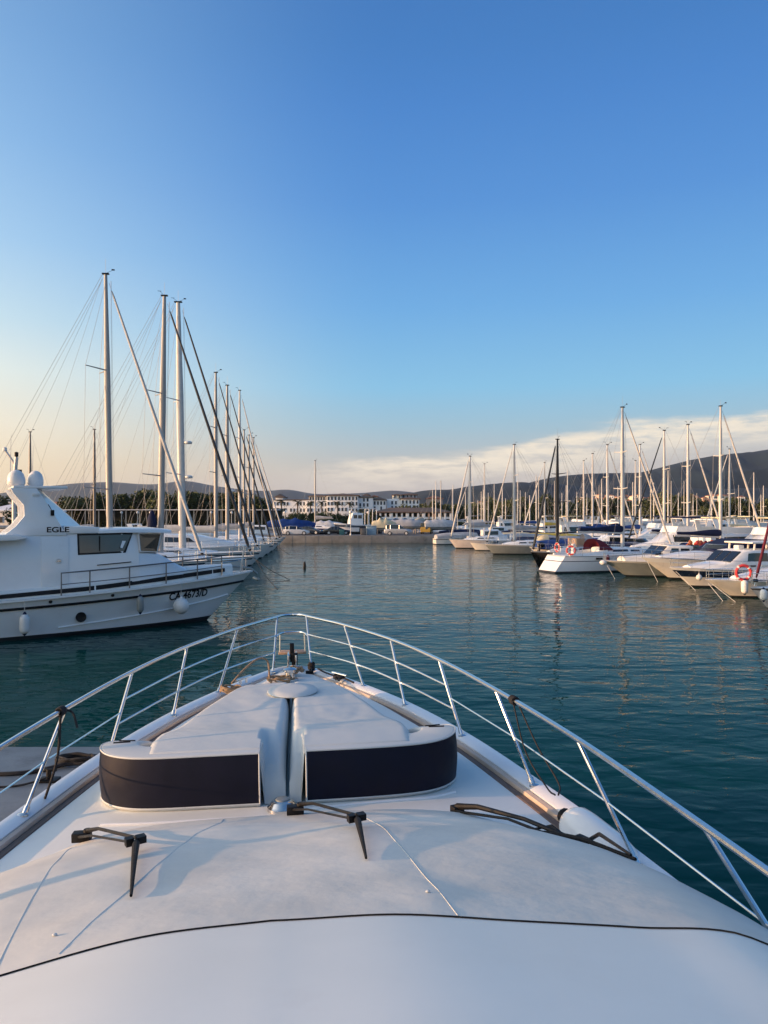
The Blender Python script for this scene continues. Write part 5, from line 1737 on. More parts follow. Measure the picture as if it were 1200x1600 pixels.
# (px, top y, distance, furled sail, sail cover, mast, headings out or in)
ROWS = [
    (1126, 635, 59, SAILC, NAVYC, ALUW, 0), (1075, 664, 69, SAILC, NAVYC, ALUW, 0), (1038, 673, 74, BLACKM, GREYC, ALUW, 1), (1000, 695, 88, SAILC, BLUEC, ALUW, 0),
    (949, 695, 86, SAILC, BLUEC, ALUW, 0), (926, 709, 96, None, BLUEC, ALUW, 1), (912, 720, 112, SAILC, CREAMC, ALUW, 0), (851, 723, 116, SAILC, YELC, ALUW, 1),
    (757, 725, 124, None, GREYC, ALUW, 0), (1017, 733, 132, None, GREYC, ALU, 0), (1044, 735, 136, None, NAVYC, ALUW, 1), (993, 720, 112, None, GREYC, ALUW, 1),
    (1140, 702, 92, SAILC, CREAMC, ALUW, 1), (1178, 738, 140, None, GREYC, ALUW, 0), (681, 751, 172, None, GREYC, ALUW, 0), (707, 763, 186, None, GREYC, ALUW, 1), (676, 764, 190, None, None, ALUW, 0),
    (813, 766, 200, None, None, ALUW, 0), (821, 769, 205, None, None, ALUW, 1), (878, 770, 196, None, GREYC, ALUW, 0), (1189, 773, 190, None, None, ALUW, 0),
    (973, 716, 104, None, NAVYC, ALUW, 0), (940, 748, 150, None, None, ALUW, 1), (785, 757, 170, None, None, ALUW, 1), (752, 768, 190, None, GREYC, ALUW, 0), (763, 770, 196, None, None, ALUW, 0), (732, 752, 160, SAILC, None, ALUW, 1), (1060, 770, 180, None, None, ALUW, 1), (1083, 772, 185, None, None, ALUW, 0), (1112, 768, 175, None, NAVYC, ALUW, 0), (1157, 776, 190, None, None, ALUW, 1), (887, 735, 128, None, NAVYC, ALUW, 1), (838, 742, 140, None, BLUEC, ALUW, 0)]
for k in range(30):
    ROWS.append((690 + 17.3 * k + RG.uniform(-5, 5), RG.uniform(742, 782), RG.uniform(140, 205), None, RG.choice((None, GREYC, NAVYC)), RG.choice((ALUW, ALU)), k % 2))
COVN = {id(NAVYC): 'navy sail cover', id(BLUEC): 'bright blue sail cover', id(GREYC): 'grey sail cover', id(CREAMC): 'cream sail cover', id(YELC): 'yellow sail cover', id(None): 'bare boom'}
for px, ty, Y, fu, cov, mm, out in ROWS:
    X, H = mast_at(px, ty, Y)
    L = min(12.5, max(8.0, H * 0.78))
    rz = R(188 if out else 8) + R(RG.uniform(-4, 4))
    mx = 0.08 * L
    loc = (X - mx * math.cos(rz), Y - mx * math.sin(rz))
    far = 'small far' if Y > 150 else 'pale'
    lab = '%s%s sailboat with %s %s' % (far, ' furling' if fu else '', COVN[id(cov)], place_word(px))
    if cov is GREYC and px == 1038:
        lab = 'pale sailboat with black furled headsail behind the life vests'
    sailboat(lab, loc, rz, L=L, B=L * 0.32, fb=1.15, fs=0.95, H=H, mx=mx, topm=RG.choice((GEL, GEL, CREAMH, GREYH)), bands=((0.08, 0.16, RG.choice((BLUEH, MAROON, GREYH))),), mast_m=mm, rad=(0.13, 0.10) if Y < 130 else (0.12, 0.12), furl=fu, furl_r=0.08, boom_cov=cov, detail=1 if Y < 125 else 0, spread=(0.5,) if Y > 90 else (0.36, 0.66), group='sailboats in the crowded rows on the right', wire=0.010, hood=RG.choice((None, NAVYC, GREYC, BLUEC)) if Y < 150 else None)

# motor boats filling the berths between them: (px, waterline distance, length, kind)
MOT = [
    (1005, 70, 9, 'sport', NAVYC), (1050, 66, 9.5, 'fly', NAVYC), (1105, 64, 9, 'cabin', GREYC), (1160, 62, 11, 'fly', CREAMC), (1195, 58, 10, 'fly', CREAMC), (1185, 74, 9, 'cabin', NAVYC),
    (890, 78, 8.5, 'covered', BLUEC), (915, 84, 8.5, 'covered', BLUEC), (955, 76, 8, 'cabin', NAVYC), (870, 92, 8, 'covered', GREYC), (845, 88, 8, 'covered', NAVYC), (860, 108, 9, 'covered', YELC), (905, 110, 9, 'fly', CREAMC), (960, 105, 11, 'fly', NAVYC),
    (985, 92, 9, 'cabin', NAVYC), (1025, 88, 11, 'fly', NAVYC), (1065, 85, 11, 'sport', GREYC), (1100, 82, 10, 'fly', NAVYC), (1140, 80, 9, 'covered', GREYC), (1010, 118, 10, 'fly', NAVYC), (1055, 112, 10, 'sport', NAVYC), (1095, 108, 10, 'fly', GREYC), (1150, 104, 10, 'cabin', NAVYC), (1190, 98, 10, 'fly', CREAMC),
    (715, 112, 7, 'covered', GREYC), (745, 118, 7.5, 'covered', NAVYC), (770, 104, 7.5, 'cabin', GREYC), (795, 112, 7.5, 'covered', CREAMC), (825, 105, 8, 'covered', GREYC), (815, 124, 8, 'covered', NAVYC), (780, 130, 8, 'cabin', NAVYC), (720, 135, 8, 'covered', NAVYC), (750, 146, 8, 'fly', GREYC), (835, 138, 8.5, 'cabin', NAVYC), (870, 134, 9, 'fly', GREYC), (910, 140, 9, 'fly', NAVYC), (950, 136, 10, 'fly', NAVYC), (990, 142, 10, 'fly', GREYC), (1035, 148, 10, 'cabin', NAVYC), (1080, 142, 10, 'fly', CREAMC), (1125, 138, 11, 'fly', NAVYC), (1170, 134, 10, 'sport', NAVYC),
    (800, 160, 9, 'fly', GREYC), (850, 170, 9, 'cabin', NAVYC), (900, 168, 10, 'fly', NAVYC), (960, 172, 10, 'fly', GREYC), (1010, 176, 10, 'fly', NAVYC), (1065, 170, 10, 'cabin', NAVYC), (1110, 166, 11, 'fly', NAVYC), (1160, 168, 10, 'fly', CREAMC)]
KN = {'sport': 'low sport boat', 'fly': 'flybridge motor yacht', 'cabin': 'cabin boat', 'covered': 'open boat under a cover'}
CN = {id(NAVYC): 'navy', id(BLUEC): 'bright blue', id(GREYC): 'grey', id(CREAMC): 'cream', id(YELC): 'yellow'}
for px, Y, L, kind, cov in MOT:
    X = (px - 600) / 1202.0 * Y
    out = RG.random() < 0.5
    rz = R(188 if out else 8) + R(RG.uniform(-5, 5))
    if kind == 'covered':
        lab = 'open boat under a %s cover %s' % (CN[id(cov)], place_word(px))
    else:
        lab = 'white %s with %s canopy %s' % (KN[kind], CN[id(cov)], place_word(px))
    if Y > 125:
        lab = 'distant ' + lab
    kw = dict(group='motor boats in the crowded rows on the right', detail=1 if Y < 100 else 0, topm=RG.choice((GEL, GEL, CREAMH, GEL, BLUEH)), bands=((0.1, 0.2, RG.choice((BLUEH, GREYH, MAROON))),), rails=Y < 120)
    B = L * 0.33
    if kind == 'covered':
        motorboat(lab, (X, Y), rz, L, B, 1.05, 0.85, canopy=(cov, -L * 0.47, L * 0.40, 0.85, 1.75, B * 0.44), **kw)
    elif kind == 'cabin':
        motorboat(lab, (X, Y), rz, L, B, 1.15, 0.9, secs=[(-L * .2, B * .4, B * .35, 0.9, 2.2), (L * .08, B * .4, B * .35, 0.95, 2.25), (L * .18, B * .36, B * .28, 1.0, 1.6), (L * .36, B * .2, B * .1, 1.05, 1.25)], windows=[(-L * .17, L * .07, 0.5, 0.88)], canopy=(cov, -L * .2, -L * .46, 0.9, 2.0, B * .4), **kw)
    elif kind == 'sport':
        motorboat(lab, (X, Y), rz, L, B, 1.3, 1.05, secs=[(-L * .2, B * .42, B * .38, 1.05, 1.55), (L * .1, B * .4, B * .33, 1.15, 1.7), (L * .4, B * .14, B * .06, 1.25, 1.35)], windows=[(-L * .1, L * .1, 0.4, 0.75)], canopy=(cov, L * .02, -L * .44, 1.35, 2.45, B * .42), screen=(L * .08, -L * .08, 1.6, 0.5, B * .38, 0.5), **kw)
    else:
        r_, h_, c_ = motorboat(lab, (X, Y), rz, L, B, 1.5, 1.25, secs=[(-L * .34, B * .42, B * .38, 1.25, 2.75), (L * .05, B * .42, B * .36, 1.35, 2.8), (L * .17, B * .38, B * .26, 1.4, 2.0), (L * .38, B * .18, B * .08, 1.45, 1.6)], windows=[(-L * .30, L * .04, 0.45, 0.85, 0, 0.1)], arch=(-L * .30, 3.9), **kw)
        MB().loft([[(-L * .3, -B * .36, 2.8), (L * .02, -B * .34, 2.8), (L * .10, -B * .1, 2.8), (L * .10, B * .1, 2.8), (L * .02, B * .34, 2.8), (-L * .3, B * .36, 2.8)], [(-L * .3, -B * .38, 3.3), (0, -B * .36, 3.3), (L * .07, -B * .1, 3.35), (L * .07, B * .1, 3.35), (0, B * .36, 3.3), (-L * .3, B * .38, 3.3)]]).build('flybridge', GEL, r_)
        MB().box((-L * .14, 0, 4.05), (L * .24, B * .72, 0.12)).build('bimini', cov, r_, bevel=0.04)


# copies that would share a label are told apart by which stands nearer
same = {}
for o in list(COL.objects):
    if o.parent is None and o.get('group') in ('sailboats in the crowded rows on the right', 'motor boats in the crowded rows on the right'):
        same.setdefault(o['label'], []).append(o)
for lab, obs in same.items():
    if len(obs) > 1:
        obs.sort(key=lambda o: o.location.y)
        names = {2: ('nearer', 'farther'), 3: ('nearest', 'middle', 'farthest')}.get(len(obs))
        if names:
            for wd, o in zip(names, obs):
                o['label'] = wd + ' ' + lab

# ------------------------------------------------------------------ land, quay and what stands on it
EARTH = mat('dusty_ground', (0.20, 0.17, 0.13), 0.95, var=0.25, vscale=0.02, dirt=((0.06, 0.075, 0.03), 0.03, 0.8))
ASPH = mat('quay_asphalt', (0.13, 0.125, 0.12), 0.9, var=0.15, vscale=0.3)
QY = 117.0


def flat(name, poly, z, mt, th=2.0):
    m = MB().prism(poly, z - th, z, 'z')
    return tag(m.build(name, mt), kind='structure')


# land sheet reaching the horizon; its shore steps back on the right where the marina goes on
flat('ground', [(-8800, 124), (-24, 124), (11.5, 124), (11.5, 165), (22, 205), (60, 215), (160, 205), (8800, 190), (8800, 8900), (-8800, 8900)], 0.985, EARTH)
flat('quay', [(-23, QY), (9.0, QY), (9.6, 119), (12.0, 124.5), (12.0, 166), (-24, 166)], 1.0, ASPH)
m = MB().box((-7.0, QY + 0.25, 0.45), (32.2, 0.56, 1.28))
for k in range(16):
    m.box((-22.0 + 2 * k, QY - 0.04, 0.45), (0.06, 0.02, 1.2))
tag(m.build('quay_kerb', CONCB, bevel=0.03), kind='structure')
flat('shore_road', [(-160, 124.2), (-24.5, 124.2), (-24.5, 140), (-160, 150)], 0.995, ASPH)

# ---- cars
CARP = {}


def car_proto(style):
    """body loft: (x, half width, z low, z belt) with a glasshouse on top"""
    if style == 'hatch':
        L, belt = 4.3, [(-2.15, .78, .35, .80), (-2.05, .84, .25, .92), (-1.2, .87, .22, .96), (0.6, .87, .22, .93), (1.2, .85, .22, .86), (1.85, .80, .25, .74), (2.12, .66, .32, .60)]
        roof = [(-2.0, .70, .90), (-1.65, .64, 1.40), (-1.1, .62, 1.48), (0.1, .62, 1.46), (1.15, .72, .90)]
    elif style == 'suv':
        L, belt = 4.4, [(-2.2, .80, .40, .95), (-2.1, .88, .30, 1.02), (-1.0, .91, .28, 1.05), (0.7, .91, .28, 1.03), (1.25, .89, .28, 1.0), (2.0, .84, .32, .90), (2.2, .70, .38, .70)]
        roof = [(-2.12, .74, 1.0), (-1.85, .70, 1.62), (-1.2, .68, 1.70), (0.2, .68, 1.68), (1.15, .76, 1.03)]
    elif style == 'van':
        L, belt = 4.2, [(-2.1, .82, .35, 1.15), (-2.0, .88, .28, 1.2), (0.8, .88, .28, 1.2), (1.6, .86, .28, 1.1), (2.0, .80, .30, .95), (2.1, .7, .36, .7)]
        roof = [(-2.02, .80, 1.18), (-1.95, .76, 1.85), (-1.0, .76, 1.92), (0.8, .76, 1.88), (1.7, .78, 1.1)]
    else:
        L, belt = 4.6, [(-2.3, .76, .35, .78), (-2.2, .84, .25, .90), (-1.3, .88, .20, .93), (0.6, .88, .20, .90), (1.3, .86, .20, .84), (2.0, .80, .24, .72), (2.28, .64, .32, .58)]
        roof = [(-1.75, .72, .90), (-1.0, .62, 1.30), (-0.5, .60, 1.36), (0.1, .60, 1.35), (1.15, .74, .88)]
    return L, belt, roof


TYRE = mat('tyre', (0.015, 0.015, 0.016), 0.8, var=0.2)
LAMPG = mat('lamp_glass', (0.55, 0.55, 0.52), 0.15, var=0.05)
TAIL = mat('tail_lamp', (0.30, 0.01, 0.01), 0.2, var=0.05)


def car(label, loc, rz, style, paint, cat='car'):
    t = thing('parked_car' if style != 'van' else 'parked_van', label, cat, loc, rz, 'cars parked on the quay')
    L, belt, roof = car_proto(style)
    rows = []
    for x, w_, z0, z1 in belt:
        rows.append([Vector((x, -w_ * .92, z0)), Vector((x, -w_, (z0 + z1) / 2)), Vector((x, -w_ * .95, z1 - .04)), Vector((x, -w_ * .86, z1)), Vector((x, w_ * .86, z1)), Vector((x, w_ * .95, z1 - .04)), Vector((x, w_, (z0 + z1) / 2)), Vector((x, w_ * .92, z0))])
    MB().loft(rows, closed=True, cap0=True, cap1=True).build('body', paint, t, angle=50)
    rows = []
    for i, (x, w_, z) in enumerate(roof):
        zb = z - .05 if i in (0, len(roof) - 1) else interp([(b[0], b[3]) for b in belt], x) - 0.02
        rows.append([Vector((x, -interp([(b[0], b[1]) for b in belt], x) * .84, zb)), Vector((x, -w_, z - .06)), Vector((x, -w_ * .86, z)), Vector((x, w_ * .86, z)), Vector((x, w_, z - .06)), Vector((x, interp([(b[0], b[1]) for b in belt], x) * .84, zb))])
    MB().loft(rows, cap0=True, cap1=True).build('cabin_glass', GLASSD, t, angle=50)
    m = MB()
    rr = [[r[2] + Vector((0, 0, .012)), r[3] + Vector((0, 0, .012))] for r in rows[1:-1]]
    m.loft([[p + Vector((0, -0.06 if p.y < 0 else 0.06, -0.02)) for p in (r[0],)] + [r[0], r[1]] + [r[1] + Vector((0, .06, -.02))] for r in rr])
    for sg in (0, 1):
        pass
    m.build('roof_skin', paint, t)
    for i in (1, 2, 3):
        for sg in (-1, 1):
            a_, b_ = rows[i][0 if sg < 0 else 5], rows[i][1 if sg < 0 else 4]
            MB().tube([a_ + Vector((0, sg * .01, 0)), b_ + Vector((0, sg * .01, 0))], 0.04, 5).build('pillar', paint, t)
    wb = L * .30
    wm = None
    for x in (-wb, wb):
        for sg in (-1, 1):
            M = Matrix.Rotation(R(90), 3, 'X')
            wh = MB().lathe([(0.2, -0.1), (0.31, -0.1), (0.33, -0.07), (0.33, 0.07), (0.31, 0.1), (0.2, 0.1)], 18, (x, sg * .80, .33), M).build('wheel', TYRE, t)
            MB().lathe([(0.0, -0.105), (0.2, -0.105), (0.21, -0.06), (0.21, 0.06), (0.2, 0.105), (0.0, 0.105)], 14, (x, sg * .80, .33), M).build('rim', ALUW, wh)
    for sg in (-1, 1):
        MB().box((L * .5 - .22, sg * .60, .66), (.22, .26, .13)).build('headlight', LAMPG, t, bevel=.02)
        MB().box((-L * .5 + .12, sg * .64, .78), (.12, .22, .16)).build('tail_light', TAIL, t, bevel=.02)
    return t


PW = mat('car_white', (0.70, 0.70, 0.69), 0.25, var=0.02, coat=0.5)
PS = mat('car_silver', (0.42, 0.43, 0.45), 0.3, metal=0.3, var=0.03, coat=0.4)
PB = mat('car_black', (0.010, 0.011, 0.014), 0.22, var=0.1, coat=0.5)
PD_ = mat('car_slate', (0.05, 0.06, 0.075), 0.25, var=0.1, coat=0.5)
PY = mat('van_ochre', (0.40, 0.26, 0.05), 0.4, var=0.05, coat=0.3)


def on_px(px, Y):
    return (px - 600) / 1202.0 * Y


car('white estate car parked broadside on the left of the quay', (on_px(463, 123.5), 123.5, 1.0), R(2), 'hatch', PW)
car('dark slate car standing behind the white estate car', (on_px(484, 128), 128, 1.0), R(-15), 'sedan', PD_)
car('black low coupe parked alone on the quay', (on_px(527, 126), 126, 1.0), R(4), 'sedan', PB)
car('silver white sport utility car in front of the grey boat covers', (on_px(622, 123), 123, 1.0), R(-3), 'suv', PS)
car('ochre yellow van seen from behind between the grey boat covers', (on_px(667, 132), 132, 1.0), R(80), 'van', PY, 'van')


# ---- boats stored on the hard
def stand(t, L, z):
    for x in (-L * .28, L * .25):
        for sg in (-1, 1):
            MB().tube([(x, sg * .9, 0.0), (x, sg * .55, z)], 0.05, 5).build('prop', DARKST, t)


def covered_boat(label, px, Y, L, hgt, cov, hullm, rz=R(5), z0=0.6):
    t = thing('covered_boat', label, 'boat', (on_px(px, Y), Y, 1.0), rz, 'boats stored on the quay')
    rows = []
    for k in range(9):
        s = k / 8
        x = -L / 2 + L * s
        b = L * .17 * (1 - max(0, (s - .5) / .5) ** 2.2 * .97)
        rows.append([(x, -b, z0 + .95), (x + .0, -b * .75, z0 + .25), (x - .2 * s, 0, z0 + 0.1 * s), (x, b * .75, z0 + .25), (x, b, z0 + .95)])
    MB().loft(rows, cap0=True, cap1=True).build('hull', hullm, t)
    rows = []
    g = random.Random(px)
    for k in range(13):
        s = k / 12
        x = -L / 2 - .08 + (L + .16) * s
        b = (L * .17 + .07) * (1 - max(0, (s - .5) / .5) ** 2.2 * .95)
        top_ = hgt * (math.sin(math.pi * min(1, .12 + .80 * s)) ** .55) * (0.85 + 0.3 * g.random() * (k % 3 == 1))
        rows.append([(x, b * math.cos(a_), z0 + .85 + (top_) * max(0, math.sin(a_)) ** 1.15 - (0.25 if math.sin(a_) < .01 else 0)) for a_ in [math.pi * j / 10 for j in range(11)]])
    MB().loft(rows, cap0=True, cap1=True).build('tarpaulin', cov, t, angle=50)
    stand(t, L, z0 + .3)
    return t


covered_boat('boat under a bright blue tarpaulin behind the white estate car', 455, 131, 8.0, 1.2, BLUEC, GEL, R(8))
covered_boat('boat under a peaked cream tarpaulin on the quay', 600, 127.5, 3.9, 1.35, CREAMC, GREYH, R(3), 0.5)
covered_boat('boat under a long grey tarpaulin behind the silver car', 636, 131, 6.0, 1.1, GREYC, GREYH, R(-6), 0.7)
covered_boat('boat under a beige tarpaulin beside the ochre van', 657, 137, 5.0, 1.15, mat('beige_canvas', (0.42, 0.37, 0.28), 0.8, var=0.15), GREYH, R(70), 0.8)
covered_boat('boat under a pale grey tarpaulin right of the ochre van', 688, 131, 5.5, 1.2, mat('pale_grey_canvas', (0.48, 0.48, 0.48), 0.8, var=0.15, bump=0.01, bscale=4), GREYH, R(10), 0.6)
covered_boat('boat under a crumpled white tarpaulin near the quay mast', 510, 137, 6.0, 0.9, mat('white_tarp', (0.6, 0.6, 0.6), 0.8, var=0.2, bump=0.01, bscale=3), GREYH, R(-4), 0.5)
covered_boat('boat under a slate tarpaulin beyond the peaked cream one', 628, 143, 7.0, 0.9, PD_, GEL, R(4), 0.9)
r_, h_, _ = motorboat('small open boat with red hull stored beside the coupe', (on_px(494, 130), 130), R(172), 4.2, 1.7, 1.0, .8, topm=MAROON, rails=False, detail=0)
r_.location.z = 1.1
# sailing boat on the hard whose mast stands clear against the sky
Xq = on_px(496, 135)
r_, h_, _ = sailboat('white sailboat propped on the quay with one clear tall mast', (Xq, 135), R(175), L=8.5, B=2.8, fb=1.2, fs=1.0, H=CAM_H + 84 * 135 / 1202 - 0.9, mx=0.4, furl=None, boom_cov=GREYC, detail=1, rad=(0.14, 0.11), spread=(0.85,), mast_m=ALU)
r_.location.z = 0.9
# workboat with a white wheelhouse and gantry
t = thing('work_boat', 'white wheelhouse workboat with gantry standing on the quay', 'work boat', (on_px(556, 132), 132, 1.0), R(200))
hw = Hull(8.0, 2.8, 1.9, 1.5, stern=.85, rake=.8, flare=.5)
hw.build(t, PD_, ((0.0, 0.12, GEL),), ANTIF)
ho = House([(-1.0, 1.0, .9, 1.5, 3.5), (.8, 1.0, .9, 1.55, 3.55), (1.2, .95, .8, 1.6, 2.3)], .06)
cb = ho.build('wheelhouse', GEL, t)
for sg in (-1, 1):
    ho.window(cb, -.8, -.1, .55, .85, sg)
    ho.window(cb, .05, .7, .55, .85, sg)
for x in (-3.4, -2.0):
    for sg in (-1, 1):
        MB().tube([(x, sg * 1.1, 1.5), (x, sg * 1.0, 4.3)], .07, 6).build('gantry_post', GEL, t)
    MB().tube([(x, -1.05, 4.3), (x, 1.05, 4.3)], .07, 6).build('gantry_beam', GEL, t)
for y in (-1.0, 1.0):
    MB().tube([(-3.4, y, 4.3), (1.0, y, 4.35)], .06, 6).build('gantry_beam', GEL, t)
MB().ball((2.4, -.9, 1.4), .35, (1, 1, 1), 10, 6).build('buoy', WHITEP, t)
for k, (px, Y, nm) in enumerate(((541, 130, 'small white skiff on a trailer left of the workboat'), (577, 133, 'small white skiff on a trailer right of the workboat'))):
    r_, h_, _ = motorboat(nm, (on_px(px, Y), Y), R(185 - 20 * k), 4.4, 1.8, .95, .75, detail=0, rails=False, screen=(0.3, -.4, .8, .5, .7, .3))
    r_.location.z = 1.35
    stand(r_, 4.4, 0.1)
    for o in r_.children:
        if o.name.startswith('prop'):
            o.location.z = -0.35
# pale blue crate stack, bins
for k, (px, Y, sx, sz, mt, lab) in enumerate(((580, 125, 1.6, 1.5, mat('pale_blue_box', (0.30, 0.42, 0.50), .7), 'pale blue fishing box stack on the quay'), (568, 124, .9, 1.1, DARKST, 'dark bin beside the pale blue box stack'), (534, 125, .8, .9, mat('teal_bin', (0.05, 0.16, 0.16), .6), 'teal bin right of the black coupe'))):
    t = thing('quay_box', lab, 'box', (on_px(px, Y), Y, 1.0), R(6))
    MB().box((0, 0, sz * .45), (sx, .8, sz * .9)).build('bin_body', mt, t, bevel=.05)
    MB().box((0, 0, sz * .95), (sx * 1.06, .86, sz * .08)).build('lid', mt, t, bevel=.02)

# ---- lamp posts with globe heads
POST = mat('lamp_post_paint', (0.55, 0.56, 0.55), .4, var=.05)
lamp0 = thing('street_lamp', 'white lamp post with globe head on the quay before the workboat', 'street lamp', (on_px(548, 122), 122, 1.0))
MB().lathe([(.16, 0), (.16, .25), (.08, .3), (.065, 3.4), (.10, 3.45), (.06, 3.5)], 10).build('post', POST, lamp0)
MB().ball((0, 0, 3.7), .27, (1, 1, 1), 12, 8).build('globe', WHITEP, lamp0)
LP = [(445, 150, 'globe lamp post at the left end of the hedge'), (215, 150, 'globe lamp post just left of the second mast'), (235, 152, 'globe lamp post right of the second mast'), (330, 154, 'globe lamp post beside the middle masts'), (190, 158, 'globe lamp post beyond the patrol boat roof'), (575, 150, 'globe lamp post left of the gallery building'), (715, 152, 'globe lamp post right of the gallery building'), (362, 156, 'globe lamp post between the black forestays')]
for px, Y, lab in LP:
    c = copy_tree(lamp0)
    c.location = (on_px(px, Y), Y, 1.0)
    c['label'] = lab
for o in list(COL.objects):
    if o.name.startswith('street_lamp'):
        o['group'] = 'globe lamp posts along the shore'

# ------------------------------------------------------------------ buildings
WALLW = mat('white_render', (0.84, 0.84, 0.83), .85, var=.04, vscale=.3, dirt=((.45, .42, .38), .4, .25))
WALLC = mat('cream_render', (0.62, 0.56, 0.44), .85, var=.05, vscale=.3)
WALLP = mat('pink_render', (0.55, 0.38, 0.28), .85, var=.06, vscale=.3)
ROOFB = mat('brown_roof_tiles', (0.13, 0.085, 0.06), .9, var=.25, vscale=1.5)
ROOFT = mat('terracotta_roof_tiles', (0.36, 0.14, 0.075), .9, var=.25, vscale=1.5)
SHUT = mat('dark_shutter', (0.035, 0.045, 0.055), .6, var=.2)
win_me = MB().box((0, 0, 0), (0.70, .10, 1.25)).mesh('window', WALLW)
pane_me = MB().box((0, -.06, 0), (.58, .06, 1.14)).box((0, -.095, 0), (.03, .03, 1.14)).mesh('pane', SHUT)
door_me = MB().box((0, -.02, 0), (1.0, .10, 2.2)).mesh('balcony_door', SHUT)


def hip_roof(name, x0, x1, y0, y1, z, h, ov, mt, parent):
    x0, x1, y0, y1 = x0 - ov, x1 + ov, y0 - ov, y1 + ov
    r_ = min(x1 - x0, y1 - y0) * .5 * .98
    cx0, cx1 = (x0 + r_, x1 - r_) if x1 - x0 > y1 - y0 else ((x0 + x1) / 2,) * 2
    cy0, cy1 = (y0 + r_, y1 - r_) if y1 - y0 > x1 - x0 else ((y0 + y1) / 2,) * 2
    m = MB().loft([[(x0, y0, z - .12), (x1, y0, z - .12), (x1, y1, z - .12), (x0, y1, z - .12)], [(x0, y0, z + .1), (x1, y0, z + .1), (x1, y1, z + .1), (x0, y1, z + .1)], [(cx0, cy0, z + h), (cx1 + .01, cy0, z + h), (cx1 + .01, cy1 + .01, z + h), (cx0, cy1 + .01, z + h)]], closed=True, cap0=True, cap1=True)
    return m.build(name, mt, parent)


def windows_row(parent, x0, x1, y, zs_, n, me_w=win_me, me_p=pane_me, skip=0.0, g=None, face='y'):
    for z in zs_:
        for k in range(n):
            if g and g.random() < skip:
                continue
            q = x0 + (x1 - x0) * (k + .5) / n
            w_ = link('window', me_w, parent)
            if face == 'y':
                w_.location = (q, y - .03, z)
            else:
                w_.location = (y - .03, q, z)
                w_.rotation_euler = (0, 0, R(-90))
            pn = link('pane', me_p, w_)


HY = 262.0
hx = lambda px: (px - 600) / 1202.0 * HY
hz_ = lambda py: CAM_H + (804 - py) * HY / 1202.0
g = random.Random(3)
hotel = thing('hotel_building', 'long white three storey hotel with brown hipped roofs behind palms', 'building', (hx(545), HY, 1.0))
ox = hx(545)


def block(px0, px1, py_top, depth, yoff, zs_, n, roof=None, wallm=WALLW, name='wing', skip=.22, parent=None, side=0):
    x0, x1 = hx(px0) - ox, hx(px1) - ox
    z1 = hz_(py_top) - 1.0
    w_ = MB().box(((x0 + x1) / 2, yoff + depth / 2, z1 / 2 - .5), (x1 - x0, depth, z1 + 1.0)).build(name, wallm, parent or hotel, bevel=.05)
    windows_row(w_, x0, x1, yoff, [hz_(z) - 1.0 for z in zs_], n, skip=skip, g=g)
    if side:
        windows_row(w_, yoff + 1, yoff + depth - 1, x0, [hz_(z) - 1.0 for z in zs_], side, face='x')
    if roof:
        hip_roof('roof', x0, x1, yoff, yoff + depth, z1, roof[0] * .75, roof[1] * .7, roof[2], parent or hotel)
    return w_


block(425, 482, 781, 12, 2, (787, 797), 11, (.5, .4, ROOFB))
block(428, 440, 776.5, 9, 4, (), 1, (1.6, .6, ROOFB))
block(479, 512, 782, 12, -1, (788, 797), 6)
block(482, 512, 775, 7, 2, (779,), 7, (.9, .6, ROOFB), WALLC, skip=0)
block(511, 560, 774.5, 14, -2, (779, 787, 796), 9, (1.2, .7, ROOFB), side=3)
block(560, 583, 777, 12, 0, (781, 789, 797), 4, (1.0, .6, ROOFB))
block(568, 577, 773.5, 6, 3, (), 1, (.9, .5, ROOFB))
block(583, 603, 781, 12, 1, (786, 794), 4, (1.4, .6, ROOFB))
block(580, 590, 775.5, 6, 4, (), 1, (.8, .4, ROOFT), WALLC)
annex = thing('hotel_building', 'white stepped building with cream tower right of the long hotel', 'building', (ox, HY + 6, 1.0))
block(604, 628, 779, 12, 0, (785, 793), 4, None, parent=annex)
block(614, 628, 772.5, 8, 2, (775,), 2, (.6, .4, ROOFB), WALLC, parent=annex)
block(627, 656, 779, 14, -2, (784, 792), 5, (1.0, .8, ROOFB), parent=annex)
block(629, 653, 772, 8, 4, (775,), 4, (1.0, .6, ROOFB), mat('blue_grey_render', (.40, .43, .46), .85), parent=annex)
small = thing('house', 'small pinkish house among trees right of the stepped building', 'house', (hx(683), HY + 12, 1.0))
MB().box((0, 3, 4.4), (5.5, 6, 9.2)).build('wall', WALLP, small, bevel=.05)
hip_roof('roof', -2.75, 2.75, 0, 6, 9.0, 1.2, .4, ROOFT, small)
windows_row(small.children[0], -2.4, 2.4, 0, (4.5, 7.4), 3)

# low gallery building with a tiled roof and a row of openings
GY = 205.0
gx = lambda px: (px - 600) / 1202.0 * GY
gz = lambda py: CAM_H + (804 - py) * GY / 1202.0 - 1.0
gal = thing('gallery_building', 'low long cream building with arcade openings under a tiled roof', 'building', (gx(645), GY, 1.0))
L_ = gx(706) - gx(584)
z_r = gz(800.5)
MB().box((0, 5.5, z_r / 2), (L_, 7, z_r)).build('back_wall', WALLC, gal)
hip_roof('roof', -L_ / 2, L_ / 2, 0, 9, z_r, 1.3, .4, ROOFB, gal)
zt = gz(808)
MB().box((0, .3, zt + (z_r - zt) * .0 - .25), (L_, .5, .5)).build('balcony_parapet', WALLW, gal, bevel=.03)
for k in range(15):
    x = -L_ / 2 + .3 + (L_ - .6) * k / 14
    MB().box((x, .25, (z_r) / 2), (.5 if k % 3 else .9, .45, z_r - .02)).build('pillar', WALLW if k not in (10, 11) else WALLP, gal, bevel=.02)
